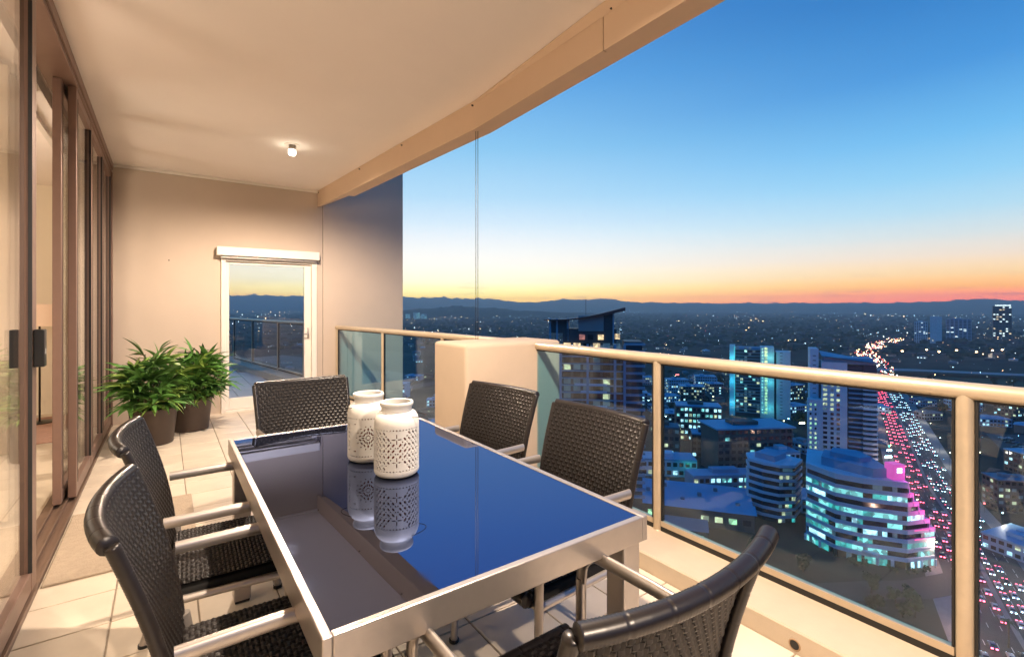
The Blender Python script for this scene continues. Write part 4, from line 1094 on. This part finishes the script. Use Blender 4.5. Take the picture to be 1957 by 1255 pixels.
def lowrise_mesh(seed):
    rr = random.Random(seed); m = MB(); wx, wy = rr.uniform(7, 14), rr.uniform(5, 9); fl_ = rr.randint(2, 5); h = fl_*3.3
    m.box(-wx, wx, -wy, wy, 0, h); m.cur = 1
    m.box(-wx-.3, wx+.3, -wy-.3, wy+.3, h+.003, h+.5); m.box(-wx*.5, -wx*.1, -wy*.4, wy*.3, h+.5, h+2.2); m.box(wx*.2, wx*.45, -wy*.1, wy*.3, h+.5, h+1.5)
    n = int(wx*2/2.6)
    for k in range(fl_):
        for face in (0, 1):
            nn = n if face == 0 else int(wy*2/2.6)
            for j in range(nn):
                m.cur = rr.choices((2, 3, 4), (7, 1.6, 1))[0]; L = wx if face == 0 else wy; u = -L+(j+.5)*2*L/nn; w_ = L/nn*.66; z = k*3.3
                if face == 0: m.quad((u-w_, -wy-.04, z+1), (u+w_, -wy-.04, z+1), (u+w_, -wy-.04, z+2.6), (u-w_, -wy-.04, z+2.6))
                else: m.quad((-wx-.04, u+w_, z+1), (-wx-.04, u-w_, z+1), (-wx-.04, u-w_, z+2.6), (-wx-.04, u+w_, z+2.6))
    me = m.mesh('low_block')
    for x in ([M_brick, M_wtb, M_wt, M_roofg][seed % 4], [M_roofm, M_roofg, M_roofm][seed % 3], M_glz, [L_warm, L_dimb, L_white][seed % 3], [L_white, L_warm, L_warm][seed % 3]): me.materials.append(x)
    return me
LM = [lowrise_mesh(i) for i in range(10)]
n = 0
while n < 75:
    a = R(rg.uniform(20, 84)); d = 262*math.exp(rg.random()*1.05); x, y = math.sin(a)*d, math.cos(a)*d
    if not free(x, y, 11): continue
    o = link(bpy.data.objects.new('low_block', rg.choice(LM))); o.location = (x, y, GZ); o.rotation_euler.z = R(-32)+rg.choice((0, 0, .3, -.25))
    li_ = LM.index(o.data); tag(o, 'low %s city block with a %s flat roof and a few lit windows' % (('brown', 'blue grey', 'white', 'grey')[li_ % 4], ('pale', 'dark grey', 'pale')[li_ % 3]), 'building', 'low blocks between the towers'); OCC.append((x, y, 13)); n += 1
for (nm, x, y, z, m_, sz) in (('green_sign', 262, 176, 6, S_grn, 2.2), ('red_sign', 318, 214, 12, S_red, 1.6), ('red_sign', 400, 210, 9, S_red, 1.4), ('yellow_sign', 440, 192, 7, S_warm, 2.4), ('red_sign', 565, 395, 8, S_red, 3), ('red_sign', 600, 430, 8, S_red, 2.5), ('white_sign', 330, 130, 5, S_white, 2.0), ('white_sign', 395, 118, 5, S_white, 2.4), ('white_sign', 410, 122, 6, S_white, 1.8)):
    t = thing('lit_sign', 'small lit %s shop sign on a post between the buildings' % nm.split('_')[0], 'sign', (x, y, GZ), R(-30), 'lit shop signs')
    obj('post', MB().tube([(0, 0, 0), (0, 0, z)], .12, 6), M_dk, t); obj('sign_panel', MB().bbox(-sz, sz, -.2, .2, z, z+sz*.6, .1, 1), m_, t)

# far suburb: roofs and tree clumps that read as one mass
sub = MB(); subt = MB()
for k in range(5200):
    a = R(rg.uniform(-12, 100)); d = 1350*math.exp(rg.random()*1.75); x, y = math.sin(a)*d, math.cos(a)*d
    w_ = rg.uniform(5, 11)*(1+d/6000); h = rg.uniform(3, 7)*(1+d/9000)
    if rg.random() < .45:
        sub.box(x-w_, x+w_, y-w_*.7, y+w_*.7, GZ, GZ+h)
    else:
        r_ = w_*1.1; hh = h*1.7; p = [(x+math.cos(q/6*6.28)*r_*rg.uniform(.7, 1.2), y+math.sin(q/6*6.28)*r_*rg.uniform(.7, 1.2), GZ+hh*rg.uniform(.3, .7)) for q in range(6)]
        for q in range(6):
            b = p[(q+1) % 6]; subt.tri(p[q], b, (x, y, GZ+hh)); subt.quad((p[q][0], p[q][1], GZ), (b[0], b[1], GZ), b, p[q])
tag(obj('distant_roofs', sub, mat('distant_roof_mix', (.065, .075, .085), .8, noise=(.004, .5))), 'dim rooftops of the far suburbs on the plain', 'roofs', kind='stuff')
tag(obj('distant_trees', subt, mat('distant_tree_mix', (.035, .05, .03), 1, noise=(.01, .4))), 'dark tree canopy of the far suburbs', 'trees', kind='stuff')

# ---------------------------------------------------------------- lights of the city
def dots(N_, azr, dr_, zr, sz, seed, clusters=None):
    rr = random.Random(seed); m = MB(); cl = [(rr.uniform(*azr), dr_[0]*math.exp(rr.random()*math.log(dr_[1]/dr_[0]))) for _ in range(26)]
    for k in range(N_):
        if k % 14 == 0:
            a, d = rr.uniform(*azr), dr_[0]*math.exp(rr.random()*math.log(dr_[1]/dr_[0])); sdir = rr.uniform(0, 6.28); stp = rr.uniform(22, 60)*(1+d/2500); street = rr.random() < .62; c0 = (math.sin(R(a))*d, math.cos(R(a))*d)
        if street:
            q_ = (k % 14)*stp; x_, y_ = c0[0]+math.cos(sdir)*q_+rr.gauss(0, 4), c0[1]+math.sin(sdir)*q_+rr.gauss(0, 4); d = math.hypot(x_, y_); a = math.degrees(math.atan2(x_, y_))
        else: a = rr.uniform(*azr); d = dr_[0]*math.exp(rr.random()*math.log(dr_[1]/dr_[0]))
        x, y = math.sin(R(a))*d, math.cos(R(a))*d; z = GZ+rr.uniform(*zr)*(1+d/5000); s_ = sz*d/1000*rr.choice((.3, .34, .38, .45, .5, .6, .8, 1.3))
        k0 = len(m.v); m.v += [(x+s_, y, z), (x, y+s_, z), (x-s_, y, z), (x, y-s_, z), (x, y, z+s_), (x, y, z-s_)]
        for q in ((0, 1, 4), (1, 2, 4), (2, 3, 4), (3, 0, 4), (1, 0, 5), (2, 1, 5), (3, 2, 5), (0, 3, 5)): m.face(*[k0+i for i in q])
    return m
for nm, N_, mt_, lb, sd in (('distant_dim_lights', 900, lit('street_dim', (.5, .8, 1), 9, False), 'faint bluish lights of the far suburbs', 4), ('distant_white_lights', 480, S_white, 'scattered white lights of the far suburbs', 1), ('distant_warm_lights', 650, S_warm, 'scattered orange street lights of the far suburbs', 2), ('distant_red_lights', 70, S_red, 'few scattered red lights of the far suburbs', 3)):
    tag(obj(nm, dots(N_, (-10, 98), (650, 9500), (5, 14), .38, sd), mt_), lb, 'lights', kind='stuff')

def hw_dots(N_, s0, s1, mt_, nm, lb, sz, seed):
    rr = random.Random(seed); m = MB()
    for k in range(N_):
        q = rr.uniform(s0, s1); i = min(range(len(HW)), key=lambda j: abs(acc0[j]-q)); p = HW[i]; t = (HW[min(i+1, len(HW)-1)]-HW[max(0, i-1)]).normalized(); o = rr.uniform(-22, 22); x, y = p.x+t.x*rr.uniform(-8, 8)-t.y*o, p.y+t.y*rr.uniform(-8, 8)+t.x*o; z = GZ+rr.uniform(1, 7); s_ = sz*rr.uniform(.5, 1.3)
        k0 = len(m.v); m.v += [(x+s_, y, z), (x, y+s_, z), (x-s_, y, z), (x, y-s_, z), (x, y, z+s_), (x, y, z-s_)]
        for f_ in ((0, 1, 4), (1, 2, 4), (2, 3, 4), (3, 0, 4), (1, 0, 5), (2, 1, 5), (3, 2, 5), (0, 3, 5)): m.face(*[k0+j for j in f_])
    tag(obj(nm, m, mt_), lb, 'lights', kind='stuff')
acc0 = [0.0]
for i in range(1, len(HW)): acc0.append(acc0[-1]+(HW[i]-HW[i-1]).length)
hw_dots(150, 760, 1900, S_red, 'distant_tail_lights', 'red traffic lights crowding the far end of the highway', .8, 5)
hw_dots(120, 760, 1900, S_warm, 'distant_road_lights', 'orange lights along the far end of the highway', .8, 6)
hw_dots(90, 760, 1900, S_white, 'distant_head_lights', 'white lights along the far end of the highway', .7, 7)
def street_lamp(x, y, hh, mt_, label, group, power=0, col=(1, .6, .3), s_=.5):
    t = thing('street_lamp', label, 'street lamp', (x, y, GZ), 0, group)
    obj('pole', POLE.get(hh) or POLE.setdefault(hh, _m(MB().tube([(0, 0, 0), (0, 0, hh)], [.10, .06], 6).tube([(0, 0, hh), (1.6, 0, hh+.3)], .05, 5), 'pole', M_dk)), None, t)
    k = (mt_.name, s_)
    obj('lamp_head', HEAD.get(k) or HEAD.setdefault(k, _m(MB().bbox(-.9*s_, .9*s_, -.5*s_, .5*s_, -.35*s_, .25*s_, .1*s_, 1), 'lamp_head', mt_)), None, t).location = (1.6, 0, hh+.2)
    if power:
        d = bpy.data.lights.new('street_light', 'POINT'); d.energy = power; d.color = col; d.shadow_soft_size = .4
        l = link(bpy.data.objects.new('street_light', d)); l.parent = t; l.location = (1.6, 0, hh-.6)
def _m(mb, nm, m): me = mb.mesh(nm); me.materials.append(m); return me
POLE = {}; HEAD = {}
for i in range(4, 70, 4):
    a, b = HW[i], HW[i+1]; t = (b-a).normalized(); n_ = Vector((-t.y, t.x))
    for sgn in (-1, 1):
        p = a+n_*sgn*(HWW/2+2)
        street_lamp(p.x, p.y, 10, S_warm if (i//4+sgn) % 3 else S_white, 'tall street lamp on the edge of the highway', 'street lamps along the highway', 8000 if i < 40 else 0, (1, .36, .22) if sgn > 0 else (1, .58, .42), .42)
for i in range(34):
    a = R(rg.uniform(32, 84)); d = rg.uniform(300, 900); x, y = math.sin(a)*d, math.cos(a)*d
    if free(x, y, 0): street_lamp(x, y, 8, rg.choice((S_warm, S_white, S_white)), 'street lamp shining between the houses', 'street lamps between the houses', 0, s_=.7)
for (x, y) in ((1330, 330), (1290, 300), (1370, 290), (1350, 255), (1430, 245), (1460, 235), (1250, 350), (1490, 200)):
    street_lamp(x, y, 14, S_warm, 'bright orange flood lamp near the distant lake', 'flood lamps near the lake', 0, s_=2.6)
for (x, y, m_) in ((430, 128, S_grn), (428, 88, S_grn), (404, 80, S_grn), (345, 62, S_red)):
    t = thing('traffic_light', 'traffic light showing %s beside the highway' % ('green' if m_ is S_grn else 'red'), 'traffic light', (x, y, GZ), 0, 'traffic lights')
    obj('pole', MB().tube([(0, 0, 0), (0, 0, 5.4)], .08, 6), M_dk, t); obj('housing', MB().bbox(-.25, .25, -.25, .25, 4.2, 5.4, .04, 1), M_dk, t); obj('signal', MB().bbox(-.42, -.26, -.38, .38, 4.4, 5.2, .05, 1), m_, t)

# ---------------------------------------------------------------- cars
def car_mesh():
    b = MB(); side = [(-2.2, .35), (-2.25, .8), (-1.9, .95), (-1.35, 1.0), (-.75, 1.45), (.75, 1.45), (1.35, .98), (2.1, .85), (2.2, .4)]
    k = len(b.v); n = len(side)
    for sgn, wd in ((-1, .86), (1, .86)):
        for (x, z) in side: b.v.append((x, sgn*(wd if z < 1.1 else .68), z))
    b.face(*range(n)); b.face(*[n+i for i in range(n)][::-1])
    for i in range(n): j = (i+1) % n; b.face(i, n+i, n+j, j)
    b.cur = 1
    for x in (-1.4, 1.4):
        for y in (-.86, .70): b.tube([(x, y, .33), (x, y+.16, .33)], .33, 10)
    g = MB()
    for sgn in (-1, 1): g.quad((-1.2, sgn*.83, 1.02), (1.2, sgn*.83, 1.0), (.72, sgn*.705, 1.38), (-.72, sgn*.705, 1.38))
    g.quad((-1.36, -.72, 1.03), (-1.36, .72, 1.03), (-.82, .62, 1.41), (-.82, -.62, 1.41)).quad((1.36, .72, 1.03), (1.36, -.72, 1.03), (.82, -.62, 1.41), (.82, .62, 1.41))
    return b, g
cb, cg = car_mesh()
CARP = [mat('car_paint_%s' % n_, c, .3, metal=.3, coat=.5) for n_, c in (('white', (.6, .6, .6)), ('silver', (.35, .36, .38)), ('black', (.02, .02, .022)), ('red', (.25, .02, .02)), ('blue', (.03, .06, .18)))]
CBM = []
for m_ in CARP:
    me = cb.mesh('body', 40); me.materials.append(m_); me.materials.append(M_black); CBM.append(me)
CGM = cg.mesh('windows'); CGM.materials.append(M_glz)
HL = MB().bbox(-.08, .08, -.24, .24, -.13, .13, .04, 1).mesh('headlight'); HL.materials.append(C_head)
TLm = MB().bbox(-.10, .10, -.30, .30, -.20, .20, .04, 1).mesh('taillight'); TLm.materials.append(C_tail)
M_lens = mat('lamp_lens_off', (.25, .25, .27), .2)
HLo = HL.copy(); HLo.materials[0] = M_lens
CNAME = ('white', 'silver', 'black', 'red', 'blue')
def car(x, y, rz, label, group, on=True):
    ci = rg.choices(range(5), (5, 4, 3, 1, 1))[0]
    t = thing('car', label % CNAME[ci], 'car', (x, y, GZ+.2), rz, group)
    for nm, me, loc in (('body', CBM[ci], (0, 0, 0)), ('windows', CGM, (0, 0, 0)), ('headlight', HL if on else HLo, (2.15, .6, .68)), ('headlight', HL if on else HLo, (2.15, -.6, .68)), ('taillight', TLm if on else HLo, (-2.2, .56, .78)), ('taillight', TLm if on else HLo, (-2.2, -.56, .78))):
        o = link(bpy.data.objects.new(nm, me)); o.parent = t; o.location = loc
acc = [0.0]
for i in range(1, len(HW)): acc.append(acc[-1]+(HW[i]-HW[i-1]).length)
def on_road(s_):
    for i in range(1, len(HW)):
        if acc[i] >= s_:
            t = (HW[i]-HW[i-1]).normalized(); return HW[i-1]+t*(s_-acc[i-1]), t
for lane in (2.2, 5.3, 8.5, 11.8, -2.2, -5.3, -8.5, -11.8):
    s_ = 60+rg.uniform(0, 14)
    while s_ < 690:
        p, t = on_road(s_); n_ = Vector((-t.y, t.x)); q = p+n_*lane; rz = math.atan2(t.y, t.x)
        if lane > 0: car(q.x, q.y, rz, '%s car with red tail lights driving away along the highway', 'cars driving away on the highway')
        else: car(q.x, q.y, rz+math.pi, '%s car with bright headlights coming along the highway', 'cars coming along the highway')
        s_ += (rg.uniform(6.5, 9) if rg.random() < .75 else rg.uniform(14, 40))+s_*.014
for r_ in range(4):
    for k in range(11):
        if rg.random() < .8: car(470+k*6.5+r_*9, 34+k*2.9+r_*9.5-(r_ > 1)*-3, R(114), 'parked %s car in rows on the car park', 'cars on the car park', False)

# ---------------------------------------------------------------- haze over the plain
hz = MB().prism([(19350*math.cos(q/24*2*math.pi), 19350*math.sin(q/24*2*math.pi)) for q in range(24)], GZ-6, 345)
hm = bpy.data.materials.new('air'); hm.use_nodes = True; t = hm.node_tree; t.nodes.clear()
pv = t.nodes.new('ShaderNodeVolumePrincipled'); pv.inputs['Color'].default_value = (.80, .93, 1, 1); pv.inputs['Density'].default_value = HAZE; pv.inputs['Anisotropy'].default_value = .5
o_ = t.nodes.new('ShaderNodeOutputMaterial'); t.links.new(pv.outputs[0], o_.inputs['Volume'])
tag(obj('haze', hz, hm), 'thin evening haze over the plain', 'haze', kind='stuff')
